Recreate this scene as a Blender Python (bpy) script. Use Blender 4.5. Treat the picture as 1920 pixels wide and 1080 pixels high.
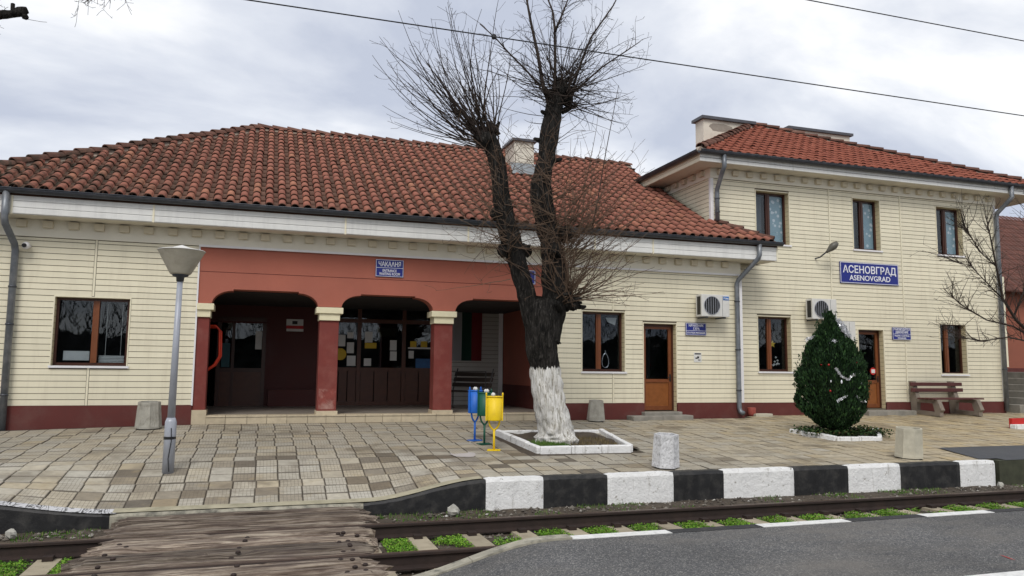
import bpy, bmesh, math, random
from mathutils import Vector, Matrix, noise
random.seed(11)
PI = math.pi
scene = bpy.context.scene
col = scene.collection
for o in list(bpy.data.objects): bpy.data.objects.remove(o)

# ------------------------------------------------------------------ camera
CZ = 1.87                                   # lens height above the rail heads (z = 0)
FPX = 1440.0                                # focal length in pixels of a 1920 wide picture
RT = Vector((0.95028684, -0.31121642, 0.00996288))
DN = Vector((0.04200586, 0.09642808, -0.99445318))
FW = Vector((0.30852946, 0.94543427, 0.10470725))
cam_d = bpy.data.cameras.new('camera'); cam = bpy.data.objects.new('camera', cam_d); col.objects.link(cam)
cam_d.sensor_width = 36; cam_d.lens = 36 * FPX / 1920; cam_d.clip_end = 2000; cam_d.clip_start = .05
M = Matrix.Identity(4)
for i in range(3):
    M[i][0] = RT[i]; M[i][1] = -DN[i]; M[i][2] = -FW[i]
M[2][3] = CZ
cam.matrix_world = M
scene.camera = cam
scene.render.resolution_x, scene.render.resolution_y = 1024, 576

def at(px, py, Y):                          # point of the place at depth Y seen at a pixel of the survey photo
    d = RT * ((px - 960) / FPX) + DN * ((py - 540) / FPX) + FW
    t = Y / d.y
    return Vector((d.x * t, Y, d.z * t + CZ))
def atz(px, py, z):
    d = RT * ((px - 960) / FPX) + DN * ((py - 540) / FPX) + FW
    t = (z - CZ) / d.z
    return Vector((d.x * t, d.y * t, z))
def proj(p):
    q = Vector(p) - Vector((0, 0, CZ))
    w = q.dot(FW)
    return (960 + FPX * q.dot(RT) / w, 540 + FPX * q.dot(DN) / w, w)

# ------------------------------------------------------------------ sky, sun, exposure
SUN_EL, SUN_AZ = math.radians(48), math.radians(205)      # azimuth clockwise from +Y
world = bpy.data.worlds.new('World'); scene.world = world; world.use_nodes = True
nt = world.node_tree; nt.nodes.clear()
def N(t, tp, **kw):
    n = t.nodes.new(tp)
    for k, v in kw.items():
        if k.startswith('i_'):
            n.inputs[k[2:].replace('_', ' ')].default_value = v
        else: setattr(n, k, v)
    return n
out = N(nt, 'ShaderNodeOutputWorld'); bg = N(nt, 'ShaderNodeBackground')
sky = N(nt, 'ShaderNodeTexSky', sky_type='NISHITA', sun_disc=False, sun_elevation=SUN_EL, sun_rotation=SUN_AZ)
sks = N(nt, 'ShaderNodeVectorMath', operation='SCALE'); sks.inputs['Scale'].default_value = 0.10
nt.links.new(sky.outputs[0], sks.inputs[0])
tc = N(nt, 'ShaderNodeTexCoord'); sp = N(nt, 'ShaderNodeSeparateXYZ'); nt.links.new(tc.outputs['Generated'], sp.inputs[0])
ad = N(nt, 'ShaderNodeMath', operation='ADD'); ad.inputs[1].default_value = .30
mx = N(nt, 'ShaderNodeMath', operation='MAXIMUM'); mx.inputs[1].default_value = 0.0
nt.links.new(sp.outputs[2], mx.inputs[0]); nt.links.new(mx.outputs[0], ad.inputs[0])
dv = []
for k in (0, 1):
    d = N(nt, 'ShaderNodeMath', operation='DIVIDE'); nt.links.new(sp.outputs[k], d.inputs[0]); nt.links.new(ad.outputs[0], d.inputs[1]); dv.append(d)
cb = N(nt, 'ShaderNodeCombineXYZ'); nt.links.new(dv[0].outputs[0], cb.inputs[0]); nt.links.new(dv[1].outputs[0], cb.inputs[1])
nz = N(nt, 'ShaderNodeTexNoise'); nz.inputs['Scale'].default_value = 1.35; nz.inputs['Detail'].default_value = 7; nz.inputs['Roughness'].default_value = .55; nz.inputs['Distortion'].default_value = .35
mpw = N(nt, 'ShaderNodeMapping'); mpw.inputs['Location'].default_value = (3.3, 1.4, 0.0); mpw.inputs['Rotation'].default_value = (0, 0, -.35); mpw.inputs['Scale'].default_value = (.8, 1.25, 1)
nt.links.new(cb.outputs[0], mpw.inputs[0]); nt.links.new(mpw.outputs[0], nz.inputs['Vector'])
rp = N(nt, 'ShaderNodeValToRGB'); e = rp.color_ramp.elements
e[0].position = .36; e[0].color = (.50, .54, .64, 1); e[1].position = .60; e[1].color = (1.0, 1.0, 1.0, 1)
m_ = rp.color_ramp.elements.new(.48); m_.color = (.70, .73, .795, 1)
nt.links.new(nz.outputs[0], rp.inputs[0])
mixs = N(nt, 'ShaderNodeMixRGB'); mixs.inputs[0].default_value = .93
nt.links.new(sks.outputs[0], mixs.inputs[1]); nt.links.new(rp.outputs[0], mixs.inputs[2])
nt.links.new(mixs.outputs[0], bg.inputs[0]); bg.inputs[1].default_value = 0.88
nt.links.new(bg.outputs[0], out.inputs[0])
sun_d = bpy.data.lights.new('sun', 'SUN'); sun_d.energy = 1.5; sun_d.angle = math.radians(24); sun_d.color = (1, .96, .9)
sun = bpy.data.objects.new('sun', sun_d); col.objects.link(sun); sun.location = (0, -5, 30)
sdir = Vector((math.sin(SUN_AZ) * math.cos(SUN_EL), math.cos(SUN_AZ) * math.cos(SUN_EL), math.sin(SUN_EL)))
sun.rotation_euler = (-sdir).to_track_quat('-Z', 'Y').to_euler()
vs = scene.view_settings; vs.view_transform = 'Standard'; vs.look = 'None'; vs.gamma = 1; vs.use_curve_mapping = False; vs.exposure = 0.42

# ------------------------------------------------------------------ mesh helpers
def wloc(p):
    v = Vector((0, 0, 0))
    while p is not None: v += p.location; p = p.parent
    return v
class MB:
    def __init__(s): s.v = []; s.f = []; s.uv = {}
    def add(s, vs, fs):
        b = len(s.v); s.v += [tuple(q) for q in vs]; s.f += [tuple(b + i for i in f) for f in fs]; return s
    def quad(s, a, b, c, d): return s.add([a, b, c, d], [(0, 1, 2, 3)])
    def box(s, x0, x1, y0, y1, z0, z1):
        return s.add([(x0,y0,z0),(x1,y0,z0),(x1,y1,z0),(x0,y1,z0),(x0,y0,z1),(x1,y0,z1),(x1,y1,z1),(x0,y1,z1)],
                     [(0,3,2,1),(4,5,6,7),(0,1,5,4),(1,2,6,5),(2,3,7,6),(3,0,4,7)])
    def bar(s, a, b, w, h, up=(0, 0, 1)):       # box along a-b, w across, h along 'up'
        a = Vector(a); b = Vector(b); d = (b - a).normalized(); sd = d.cross(Vector(up)).normalized() * w / 2; u = sd.cross(d).normalized() * h / 2
        vs = [a-sd-u, a+sd-u, a+sd+u, a-sd+u, b-sd-u, b+sd-u, b+sd+u, b-sd+u]
        return s.add(vs, [(0,1,2,3),(7,6,5,4),(0,4,5,1),(1,5,6,2),(2,6,7,3),(3,7,4,0)])
    def prism(s, poly, axis, a0, a1):           # poly: 2-D outline (other two axes in order), extruded along axis
        def P(p, t):
            return {'x': (t, p[0], p[1]), 'y': (p[0], t, p[1]), 'z': (p[0], p[1], t)}[axis]
        n = len(poly)
        return s.add([P(p, a0) for p in poly] + [P(p, a1) for p in poly],
                     [tuple(range(n)), tuple(range(2*n-1, n-1, -1))] + [(i, n+i, n+(i+1) % n, (i+1) % n) for i in range(n)])
    def tube(s, pts, rad, n=8, caps=True):
        pts = [Vector(p) for p in pts]
        if not hasattr(rad, '__len__'): rad = [rad] * len(pts)
        b = len(s.v); side = None
        for i, p in enumerate(pts):
            d = (pts[min(i+1, len(pts)-1)] - pts[max(i-1, 0)]).normalized()
            if side is None: side = d.cross(Vector((0, 0, 1)) if abs(d.z) < .9 else Vector((1, 0, 0))).normalized()
            side = (side - d * side.dot(d)).normalized(); up = d.cross(side)
            for k in range(n):
                a = 2 * PI * k / n; s.v.append(tuple(p + (side * math.cos(a) + up * math.sin(a)) * rad[i]))
        for i in range(len(pts) - 1):
            for k in range(n):
                s.f.append((b+i*n+k, b+i*n+(k+1) % n, b+(i+1)*n+(k+1) % n, b+(i+1)*n+k))
        if caps:
            s.f.append(tuple(b + k for k in range(n))[::-1]); s.f.append(tuple(b + (len(pts)-1)*n + k for k in range(n)))
        return s
    def lathe(s, prof, n=24, c=(0, 0, 0), sx=1, sy=1):
        b = len(s.v)
        for r, z in prof:
            for k in range(n):
                a = 2 * PI * k / n; s.v.append((c[0] + r*math.cos(a)*sx, c[1] + r*math.sin(a)*sy, c[2] + z))
        for i in range(len(prof) - 1):
            for k in range(n): s.f.append((b+i*n+k, b+i*n+(k+1) % n, b+(i+1)*n+(k+1) % n, b+(i+1)*n+k))
        s.f.append(tuple(b + k for k in range(n))[::-1]); s.f.append(tuple(b + (len(prof)-1)*n + k for k in range(n)))
        return s
    def build(s, name, mat, parent=None, smooth=False, bevel=0):
        w = wloc(parent)
        me = bpy.data.meshes.new(name); me.from_pydata([(x-w.x, y-w.y, z-w.z) for x, y, z in s.v], [], s.f)
        o = bpy.data.objects.new(name, me); col.objects.link(o); o.parent = parent
        if mat: me.materials.append(mat)
        if smooth: me.polygons.foreach_set('use_smooth', [True] * len(me.polygons))
        if bevel:
            m = o.modifiers.new('bevel', 'BEVEL'); m.width = bevel; m.segments = 2; m.limit_method = 'ANGLE'
        return o
def tag(o, label=None, cat=None, group=None, kind=None):
    if label: o['label'] = label
    if cat: o['category'] = cat
    if group: o['group'] = group
    if kind: o['kind'] = kind
    return o
def empty(name, loc, label=None, cat=None, group=None, kind=None):
    o = bpy.data.objects.new(name, None); col.objects.link(o); o.location = loc; o.empty_display_size = .2
    return tag(o, label, cat, group, kind)
def inst(name, me, parent, loc, rot=(0, 0, 0), scale=(1, 1, 1)):
    o = bpy.data.objects.new(name, me); col.objects.link(o); o.parent = parent
    o.location = Vector(loc) - wloc(parent); o.rotation_euler = rot; o.scale = scale
    return o
def copy_tree(o, parent=None):
    c = o.copy(); col.objects.link(c); c.parent = parent
    for ch in o.children: copy_tree(ch, c)
    return c
def lerp(a, b, t): return a + (b - a) * t
def sstep(t):
    t = max(0., min(1., t)); return t * t * (3 - 2 * t)

# ------------------------------------------------------------------ materials
def new_mat(name):
    m = bpy.data.materials.new(name); m.use_nodes = True; t = m.node_tree
    return m, t, t.nodes['Principled BSDF']
def mixc(t, fac, a, b, mode='MIX'):
    n = t.nodes.new('ShaderNodeMixRGB'); n.blend_type = mode
    for i, x in enumerate((fac, a, b)):
        if isinstance(x, (int, float)): n.inputs[i].default_value = x
        elif isinstance(x, tuple): n.inputs[i].default_value = (*x, 1) if len(x) == 3 else x
        else: t.links.new(x, n.inputs[i])
    return n.outputs[0]
def noise_n(t, scale, detail=4, rough=.55, vec=None, dist=0):
    n = t.nodes.new('ShaderNodeTexNoise'); n.inputs['Scale'].default_value = scale; n.inputs['Detail'].default_value = detail
    n.inputs['Roughness'].default_value = rough; n.inputs['Distortion'].default_value = dist
    if vec is None: vec = pos_n(t)
    t.links.new(vec, n.inputs['Vector']); return n.outputs[0]
def pos_n(t, scale=None):
    g = t.nodes.new('ShaderNodeNewGeometry')
    if scale is None: return g.outputs['Position']
    mp = t.nodes.new('ShaderNodeMapping'); mp.inputs['Scale'].default_value = scale; t.links.new(g.outputs['Position'], mp.inputs[0]); return mp.outputs[0]
def math_n(t, op, a, b=None, clamp=False):
    n = t.nodes.new('ShaderNodeMath'); n.operation = op; n.use_clamp = clamp
    for i, x in enumerate((a, b)):
        if x is None: continue
        if isinstance(x, (int, float)): n.inputs[i].default_value = x
        else: t.links.new(x, n.inputs[i])
    return n.outputs[0]
def ramp_n(t, fac, stops):
    n = t.nodes.new('ShaderNodeValToRGB'); els = n.color_ramp.elements
    while len(els) < len(stops): els.new(.5)
    for e, (p, c) in zip(els, stops):
        e.position = p; e.color = (c, c, c, 1) if isinstance(c, (int, float)) else (*c, 1)
    t.links.new(fac, n.inputs[0]); return n.outputs[0]
def rand_n(t):                              # a random number for every object and for every loose piece of a joined mesh
    o = t.nodes.new('ShaderNodeObjectInfo').outputs['Random']; g = t.nodes.new('ShaderNodeNewGeometry').outputs['Random Per Island']
    return math_n(t, 'FRACT', math_n(t, 'ADD', o, g))
def bump(t, b, h, strength=.3, dist=.01):
    n = t.nodes.new('ShaderNodeBump'); n.inputs['Strength'].default_value = strength; n.inputs['Distance'].default_value = dist
    t.links.new(h, n.inputs['Height']); t.links.new(n.outputs[0], b.inputs['Normal'])
def pmat(name, base, rough=.6, var=.12, scale=3., grime=None, gsc=1.2, gamt=.35, bsc=80, bst=.15, orand=0., metal=0., spec=.4, streak=False):
    m, t, b = new_mat(name)
    nz = noise_n(t, scale, 5, .6)
    c = mixc(t, 1., base, ramp_n(t, nz, [(.25, 1 - var), (.75, 1 + var)]), 'MULTIPLY')
    if orand:
        c = mixc(t, 1., c, ramp_n(t, rand_n(t), [(0, 1 - orand), (1, 1 + orand)]), 'MULTIPLY')
    if grime:
        vec = pos_n(t, (6, 6, .6)) if streak else None
        g = ramp_n(t, noise_n(t, gsc, 6, .65, vec), [(.48, 0.), (.72, gamt)])
        c = mixc(t, g, c, grime)
    t.links.new(c, b.inputs['Base Color']); b.inputs['Metallic'].default_value = metal
    t.links.new(ramp_n(t, nz, [(.2, max(.02, rough - .08)), (.8, min(1, rough + .08))]), b.inputs['Roughness'])
    b.inputs['Specular IOR Level'].default_value = spec
    if bst: bump(t, b, noise_n(t, bsc, 3, .6), bst, .01)
    return m
MT = {}
MT['cream'] = pmat('cream_board', (.745, .695, .535), .42, .035, 1.5, (.48, .42, .31), 1.1, .28, 30, .02, orand=.04, streak=True)
MT['shade_sheath'] = pmat('shadow_sheathing', (.13, .11, .08), .9, .1, 3)  # shadow of the board joints put into the dark backing colour
MT['cream_trim'] = pmat('cream_trim', (.74, .69, .53), .45, .04, 3)
MT['reveal'] = pmat('reveal_board', (.60, .52, .33), .5, .06, 8)
MT['white'] = pmat('white_board', (.70, .70, .68), .45, .05, 2, (.42, .42, .42), 1.6, .3, 40, .05, orand=.04, streak=True)
MT['frieze'] = pmat('frieze_plaster', (.76, .73, .63), .8, .05, 2, (.52, .49, .42), 1.2, .25)
MT['soffit'] = pmat('soffit_panel', (.70, .66, .56), .6, .05, 2)
MT['salmon'] = pmat('terracotta_plaster', (.36, .115, .078), .8, .07, 1.4, (.27, .08, .055), .9, .3, 60, .15)
MT['pillar'] = pmat('oxblood_plaster', (.165, .030, .023), .7, .10, 5, (.36, .17, .14), 2.6, .22, 70, .2)
MT['maroon'] = pmat('maroon_plinth', (.105, .022, .018), .7, .12, 4, (.16, .10, .085), 1.5, .3, 60, .15)
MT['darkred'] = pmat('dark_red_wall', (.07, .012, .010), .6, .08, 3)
MT['capital'] = pmat('capital_stone', (.72, .66, .46), .6, .06, 8)
MT['steptile'] = pmat('step_tile', (.52, .44, .31), .45, .08, 6, (.3, .25, .18), 5, .4, orand=.08)
MT['floor'] = pmat('porch_floor_tile', (.27, .235, .20), .35, .06, 3)
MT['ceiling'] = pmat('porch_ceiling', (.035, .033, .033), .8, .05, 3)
MT['brown'] = pmat('brown_frame', (.165, .052, .018), .35, .15, 12, bst=.05)
MT['dbrown'] = pmat('dark_brown_frame', (.055, .018, .010), .35, .15, 12, bst=.05)
MT['doorpanel'] = pmat('door_panel_wood', (.22, .075, .02), .35, .18, 9, bst=.05)
MT['partition'] = pmat('partition_wood', (.085, .028, .014), .4, .2, 6, bst=.05)
MT['sill'] = pmat('white_sill', (.74, .73, .74), .4, .04, 4)
MT['gutter'] = pmat('gutter_metal', (.055, .06, .072), .4, .2, 6, (.12, .12, .12), 3, .4, metal=.3)
MT['pipe'] = pmat('downpipe_metal', (.155, .17, .19), .4, .2, 5, (.4, .4, .4), 4, .45, metal=.35)
MT['grey_paint'] = pmat('grey_painted_steel', (.34, .36, .41), .4, .08, 6, (.2, .19, .18), 5, .3, metal=.1)
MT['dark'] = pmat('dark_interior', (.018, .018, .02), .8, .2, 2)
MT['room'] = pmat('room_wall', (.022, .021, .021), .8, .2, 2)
MT['black'] = pmat('black_plastic', (.012, .012, .013), .45, .2, 8)
MT['chim'] = pmat('chimney_plaster', (.62, .585, .50), .85, .08, 2, (.36, .32, .27), 1.3, .6)
MT['capmetal'] = pmat('chimney_cap', (.085, .085, .095), .45, .2, 4, metal=.4)
MT['concrete'] = pmat('concrete_bin', (.36, .345, .30), .9, .15, 8, (.16, .15, .12), 6, .6, 120, .5)
MT['concrete2'] = pmat('beige_concrete', (.47, .44, .35), .9, .12, 8, (.28, .26, .2), 6, .4, 120, .4)
MT['concrete3'] = pmat('white_painted_concrete', (.60, .60, .61), .85, .10, 10, (.16, .16, .16), 28, .75, 60, .7)
MT['stone'] = pmat('concrete_step', (.24, .225, .195), .9, .2, 5, (.10, .10, .085), 3, .5)
MT['sleeper'] = pmat('concrete_sleeper', (.33, .285, .205), .9, .12, 6, (.16, .13, .09), 4, .5, 90, .3, orand=.1)
MT['soil'] = pmat('dark_soil', (.055, .042, .030), .95, .4, 14, (.11, .085, .055), 9, .6, 60, .8)
MT['rust'] = pmat('rusty_rail', (.028, .018, .015), .7, .3, 9, (.05, .03, .022), 4, .5, 90, .3, metal=.2)
MT['railtop'] = pmat('rail_head_steel', (.105, .072, .056), .42, .2, 20, metal=.5)
MT['kblack'] = pmat('black_kerb_paint', (.013, .013, .014), .55, .3, 5, (.085, .08, .07), 5, .4, 50, .35)
MT['ablack'] = pmat('black_edge_paint', (.022, .022, .024), .75, .3, 12, (.07, .07, .07), 9, .6, 120, .4)
MT['awhite'] = pmat('white_edge_paint', (.68, .68, .66), .7, .06, 9, (.25, .25, .24), 12, .5, 120, .3)
MT['edge_conc'] = pmat('worn_edge_concrete', (.32, .30, .24), .9, .3, 6, (.05, .05, .045), 7, .9, 80, .6)
MT['bluebin'] = pmat('blue_bin_paint', (.012, .12, .50), .5, .08, 6, (.01, .05, .2), 8, .4, bst=.03)
MT['greenbin'] = pmat('green_bin_paint', (.004, .075, .045), .5, .1, 6, bst=.03)
MT['yellowbin'] = pmat('yellow_bin_paint', (.76, .53, .008), .5, .05, 6, (.5, .33, .02), 8, .4, bst=.03)
MT['signblue'] = pmat('sign_blue', (.012, .022, .20), .35, .06, 6, bst=0)
MT['signwhite'] = pmat('sign_white', (.74, .75, .80), .4, .03, 6, bst=0)
MT['paper'] = pmat('paper_notice', (.62, .62, .60), .7, .05, 20, bst=0)
MT['lampglass'] = pmat('lamp_diffuser', (.40, .37, .30), .5, .12, 5, (.2, .18, .14), 4, .5)
MT['wire'] = pmat('wire', (.012, .012, .014), .6, .1, 5, bst=0)
MT['acwhite'] = pmat('ac_housing', (.60, .595, .57), .4, .05, 8, (.4, .38, .34), 5, .3, bst=0)
MT['acblue'] = pmat('ac_logo_blue', (.01, .13, .42), .4, .05, 5, bst=0)
MT['slat'] = pmat('maroon_slat', (.085, .022, .020), .5, .2, 10)
MT['benchconc'] = pmat('bench_concrete', (.22, .185, .15), .9, .15, 8, (.16, .13, .1), 5, .5)
MT['redpaint'] = pmat('red_paint', (.45, .015, .012), .5, .1, 8)
MT['orange'] = pmat('orange_red_tube', (.62, .045, .016), .35, .05, 8)
MT['darkslat'] = pmat('dark_bench_slat', (.028, .020, .016), .5, .2, 8)
MT['twig'] = pmat('twig_bark', (.034, .024, .019), .9, .3, 8, bst=0)
MT['twig2'] = pmat('pale_twig_bark', (.105, .068, .045), .9, .3, 8, bst=0)
MT['silver'] = pmat('silver_tinsel', (.62, .63, .66), .25, .1, 30, metal=.5, bst=0)
MT['bauble'] = pmat('red_bauble', (.35, .01, .01), .2, .05, 5, bst=0)
MT['asph_patch'] = pmat('dark_asphalt', (.060, .063, .070), .9, .15, 3, (.10, .10, .10), 1.2, .4, 200, .4)
MT['nsalmon'] = pmat('neighbour_plaster', (.27, .092, .058), .85, .1, 1.5)
MT['nroof'] = pmat('old_brown_tile', (.105, .038, .026), .85, .25, 6, (.05, .035, .025), 3, .6, orand=.2)
MT['rock'] = pmat('pale_rock', (.36, .35, .31), .9, .2, 10)
MT['yellowst'] = pmat('yellow_sticker', (.55, .36, .01), .5, .05, 5, bst=0)
MT['bluest'] = pmat('blue_poster', (.02, .10, .26), .5, .2, 9, bst=0)
MT['tealst'] = pmat('teal_poster', (.02, .09, .11), .5, .2, 9, bst=0)
MT['flagw'] = pmat('flag_white', (.26, .26, .27), .8, .05, 5, bst=0)
MT['flagg'] = pmat('flag_green', (.0, .030, .018), .8, .05, 5, bst=0)
MT['flagr'] = pmat('flag_red', (.13, .005, .007), .8, .05, 5, bst=0)
MT['star'] = pmat('yellow_star', (.62, .42, .05), .5, .05, 5, bst=0)
MT['galv'] = pmat('zinc_flashing', (.26, .28, .29), .4, .2, 4, metal=.5)

def glass():
    m, t, b = new_mat('window_glass'); t.nodes.remove(b)
    o = t.nodes['Material Output']; tr = N(t, 'ShaderNodeBsdfTransparent'); tr.inputs[0].default_value = (.80, .83, .85, 1)
    gl = N(t, 'ShaderNodeBsdfGlossy'); gl.inputs['Roughness'].default_value = .015; gl.inputs[0].default_value = (.9, .95, 1, 1)
    lw = N(t, 'ShaderNodeLayerWeight'); lw.inputs['Blend'].default_value = .5; mx = N(t, 'ShaderNodeMixShader')
    fs = math_n(t, 'MULTIPLY_ADD', math_n(t, 'POWER', lw.outputs['Facing'], 5.), .95); t.nodes[-1].inputs[2].default_value = .035
    bp = N(t, 'ShaderNodeBump'); bp.inputs['Strength'].default_value = .02; bp.inputs['Distance'].default_value = .005
    t.links.new(noise_n(t, 2.2, 2), bp.inputs['Height']); t.links.new(bp.outputs[0], gl.inputs['Normal'])
    t.links.new(fs, mx.inputs[0]); t.links.new(tr.outputs[0], mx.inputs[1]); t.links.new(gl.outputs[0], mx.inputs[2]); t.links.new(mx.outputs[0], o.inputs[0])
    return m
MT['glass'] = glass()
def curtain():
    m, t, b = new_mat('lace_curtain')
    v = t.nodes.new('ShaderNodeTexVoronoi'); v.inputs['Scale'].default_value = 7; t.links.new(pos_n(t), v.inputs['Vector'])
    k = ramp_n(t, v.outputs['Distance'], [(.25, 1.), (.34, 0.)])
    c = mixc(t, k, (.36, .50, .56), (.88, .90, .92)); t.links.new(c, b.inputs['Base Color']); b.inputs['Roughness'].default_value = .9
    return m
MT['curtain'] = curtain()
def rooftile(name, stops, darkleft, mossk=.30):
    m, t, b = new_mat(name)
    r = rand_n(t); c = ramp_n(t, r, stops)
    nz = noise_n(t, 9, 5, .65); c = mixc(t, 1., c, ramp_n(t, nz, [(.3, .80), (.7, 1.14)]), 'MULTIPLY')
    moss = ramp_n(t, noise_n(t, 2.0, 6, .7), [(.42, 0.), (.62, 1.)])
    if darkleft:
        g = t.nodes.new('ShaderNodeNewGeometry'); s = t.nodes.new('ShaderNodeSeparateXYZ'); t.links.new(g.outputs['Position'], s.inputs[0])
        # lichen has spread over the old tiles of this end of the roof
        k = math_n(t, 'MULTIPLY_ADD', s.outputs[0], -.24); t.nodes[-1].inputs[2].default_value = -.12; t.nodes[-1].use_clamp = True
        moss = math_n(t, 'MULTIPLY', moss, math_n(t, 'ADD', k, mossk), True)
    else: moss = math_n(t, 'MULTIPLY', moss, mossk)
    c = mixc(t, moss, c, (.040, .033, .024))
    t.links.new(c, b.inputs['Base Color']); b.inputs['Roughness'].default_value = .85; b.inputs['Specular IOR Level'].default_value = .2
    bump(t, b, noise_n(t, 70, 4, .7), .2, .01); return m
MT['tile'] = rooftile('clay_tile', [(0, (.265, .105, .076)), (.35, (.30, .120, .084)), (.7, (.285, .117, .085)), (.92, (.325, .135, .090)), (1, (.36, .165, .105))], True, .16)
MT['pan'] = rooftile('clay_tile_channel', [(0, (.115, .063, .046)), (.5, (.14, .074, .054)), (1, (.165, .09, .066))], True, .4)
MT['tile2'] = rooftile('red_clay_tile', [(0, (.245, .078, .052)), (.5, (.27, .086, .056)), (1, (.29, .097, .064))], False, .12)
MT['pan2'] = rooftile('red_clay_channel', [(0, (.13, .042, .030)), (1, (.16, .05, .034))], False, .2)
MT['ridge'] = rooftile('ridge_clay', [(0, (.11, .055, .042)), (.5, (.15, .07, .052)), (1, (.19, .10, .075))], True, .3)
def attr_n(t, name):
    a = t.nodes.new('ShaderNodeAttribute'); a.attribute_name = name; return a.outputs['Fac']
def paver():
    m, t, b = new_mat('paving_tile')
    tone = attr_n(t, 'tone'); plain = attr_n(t, 'plain'); warm = attr_n(t, 'warm')
    c = ramp_n(t, tone, [(0, (.085, .072, .056)), (.25, (.20, .172, .13)), (.5, (.335, .305, .245)), (.75, (.40, .375, .315)), (1, (.50, .48, .43))])
    c = mixc(t, warm, c, mixc(t, 1., c, (1.12, .93, .60), 'MULTIPLY'))
    uv = t.nodes.new('ShaderNodeUVMap'); uv.uv_map = 'UVMap'; s = t.nodes.new('ShaderNodeSeparateXYZ'); t.links.new(uv.outputs[0], s.inputs[0])
    def line(o, n, w):
        f = math_n(t, 'FRACT', math_n(t, 'MULTIPLY', o, n)); return math_n(t, 'LESS_THAN', f, w)
    gr = math_n(t, 'MAXIMUM', line(s.outputs[0], 6, .13), line(s.outputs[1], 3, .08))
    gr = math_n(t, 'MULTIPLY', gr, math_n(t, 'SUBTRACT', 1., plain))
    c = mixc(t, math_n(t, 'MULTIPLY', gr, .62), c, (.10, .082, .06))
    def near_edge(o):
        d = math_n(t, 'MINIMUM', o, math_n(t, 'SUBTRACT', 1., o)); return d
    ed = math_n(t, 'MINIMUM', near_edge(s.outputs[0]), math_n(t, 'MULTIPLY', near_edge(s.outputs[1]), .62))
    wob = math_n(t, 'MULTIPLY', noise_n(t, 14, 4, .6), .085)
    dirt = ramp_n(t, math_n(t, 'SUBTRACT', ed, math_n(t, 'SUBTRACT', wob, .03)), [(.0, .55), (.024, 0.)]); c = mixc(t, dirt, c, (.055, .045, .032))
    nz = noise_n(t, 1.1, 6, .65)
    c = mixc(t, 1., c, ramp_n(t, noise_n(t, 9, 6, .7), [(.3, .80), (.7, 1.14)]), 'MULTIPLY')
    damp = ramp_n(t, nz, [(.54, 0.), (.64, .55)]); c = mixc(t, damp, c, (.135, .11, .08))
    ochre = ramp_n(t, noise_n(t, 4.1, 4, .6), [(.57, 0.), (.72, .40)]); c = mixc(t, ochre, c, (.30, .235, .13))
    t.links.new(c, b.inputs['Base Color'])
    t.links.new(ramp_n(t, nz, [(.45, .72), (.65, .45)]), b.inputs['Roughness'])
    h = mixc(t, math_n(t, 'MULTIPLY', gr, .8), noise_n(t, 60, 4, .6), (0, 0, 0)); bump(t, b, h, .45, .008); return m
MT['paver'] = paver()
def asphalt():
    m, t, b = new_mat('asphalt')
    v = t.nodes.new('ShaderNodeTexVoronoi'); v.inputs['Scale'].default_value = 100; t.links.new(pos_n(t), v.inputs['Vector'])
    sp_ = t.nodes.new('ShaderNodeSeparateXYZ'); t.links.new(v.outputs['Color'], sp_.inputs[0])
    c = ramp_n(t, sp_.outputs[0], [(0, (.045, .046, .050)), (.55, (.078, .078, .080)), (.85, (.135, .132, .125)), (1, (.25, .245, .23))])
    c = mixc(t, 1., c, ramp_n(t, noise_n(t, .9, 5, .6), [(.3, .75), (.7, 1.3)]), 'MULTIPLY')
    c = mixc(t, ramp_n(t, noise_n(t, .8, 6, .65, pos_n(t, (.6, 1.3, 1))), [(.47, 0.), (.66, .62)]), c, (.155, .142, .125))
    t.links.new(c, b.inputs['Base Color']); b.inputs['Roughness'].default_value = .85
    bump(t, b, v.outputs['Distance'], .8, .008); return m
MT['asphalt'] = asphalt()
def kwhite():
    m, t, b = new_mat('white_kerb_paint')
    c = mixc(t, 1., (.78, .78, .77), ramp_n(t, noise_n(t, 5, 5, .6), [(.25, .9), (.75, 1.05)]), 'MULTIPLY')
    st = ramp_n(t, noise_n(t, 1.7, 6, .7, pos_n(t, (3.2, 3, .35))), [(.58, 0.), (.68, .75)]); c = mixc(t, st, c, (.21, .19, .15))
    ch = ramp_n(t, noise_n(t, 11, 6, .7), [(.60, 0.), (.66, .9)]); c = mixc(t, ch, c, (.30, .28, .24))
    t.links.new(c, b.inputs['Base Color']); b.inputs['Roughness'].default_value = .75; bump(t, b, noise_n(t, 14, 7, .75), .9, .03); return m
MT['kwhite'] = kwhite()
def scribble():
    m, t, b = new_mat('chipped_white_top')
    k = ramp_n(t, noise_n(t, 6, 3, .5, pos_n(t, (1.5, .5, 1)), 2.5), [(.44, 0.), (.48, 1.), (.52, 1.), (.56, 0.)])
    c = mixc(t, k, (.50, .50, .51), (.03, .03, .03)); t.links.new(c, b.inputs['Base Color']); b.inputs['Roughness'].default_value = .8; return m
MT['scribble'] = scribble()
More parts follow.
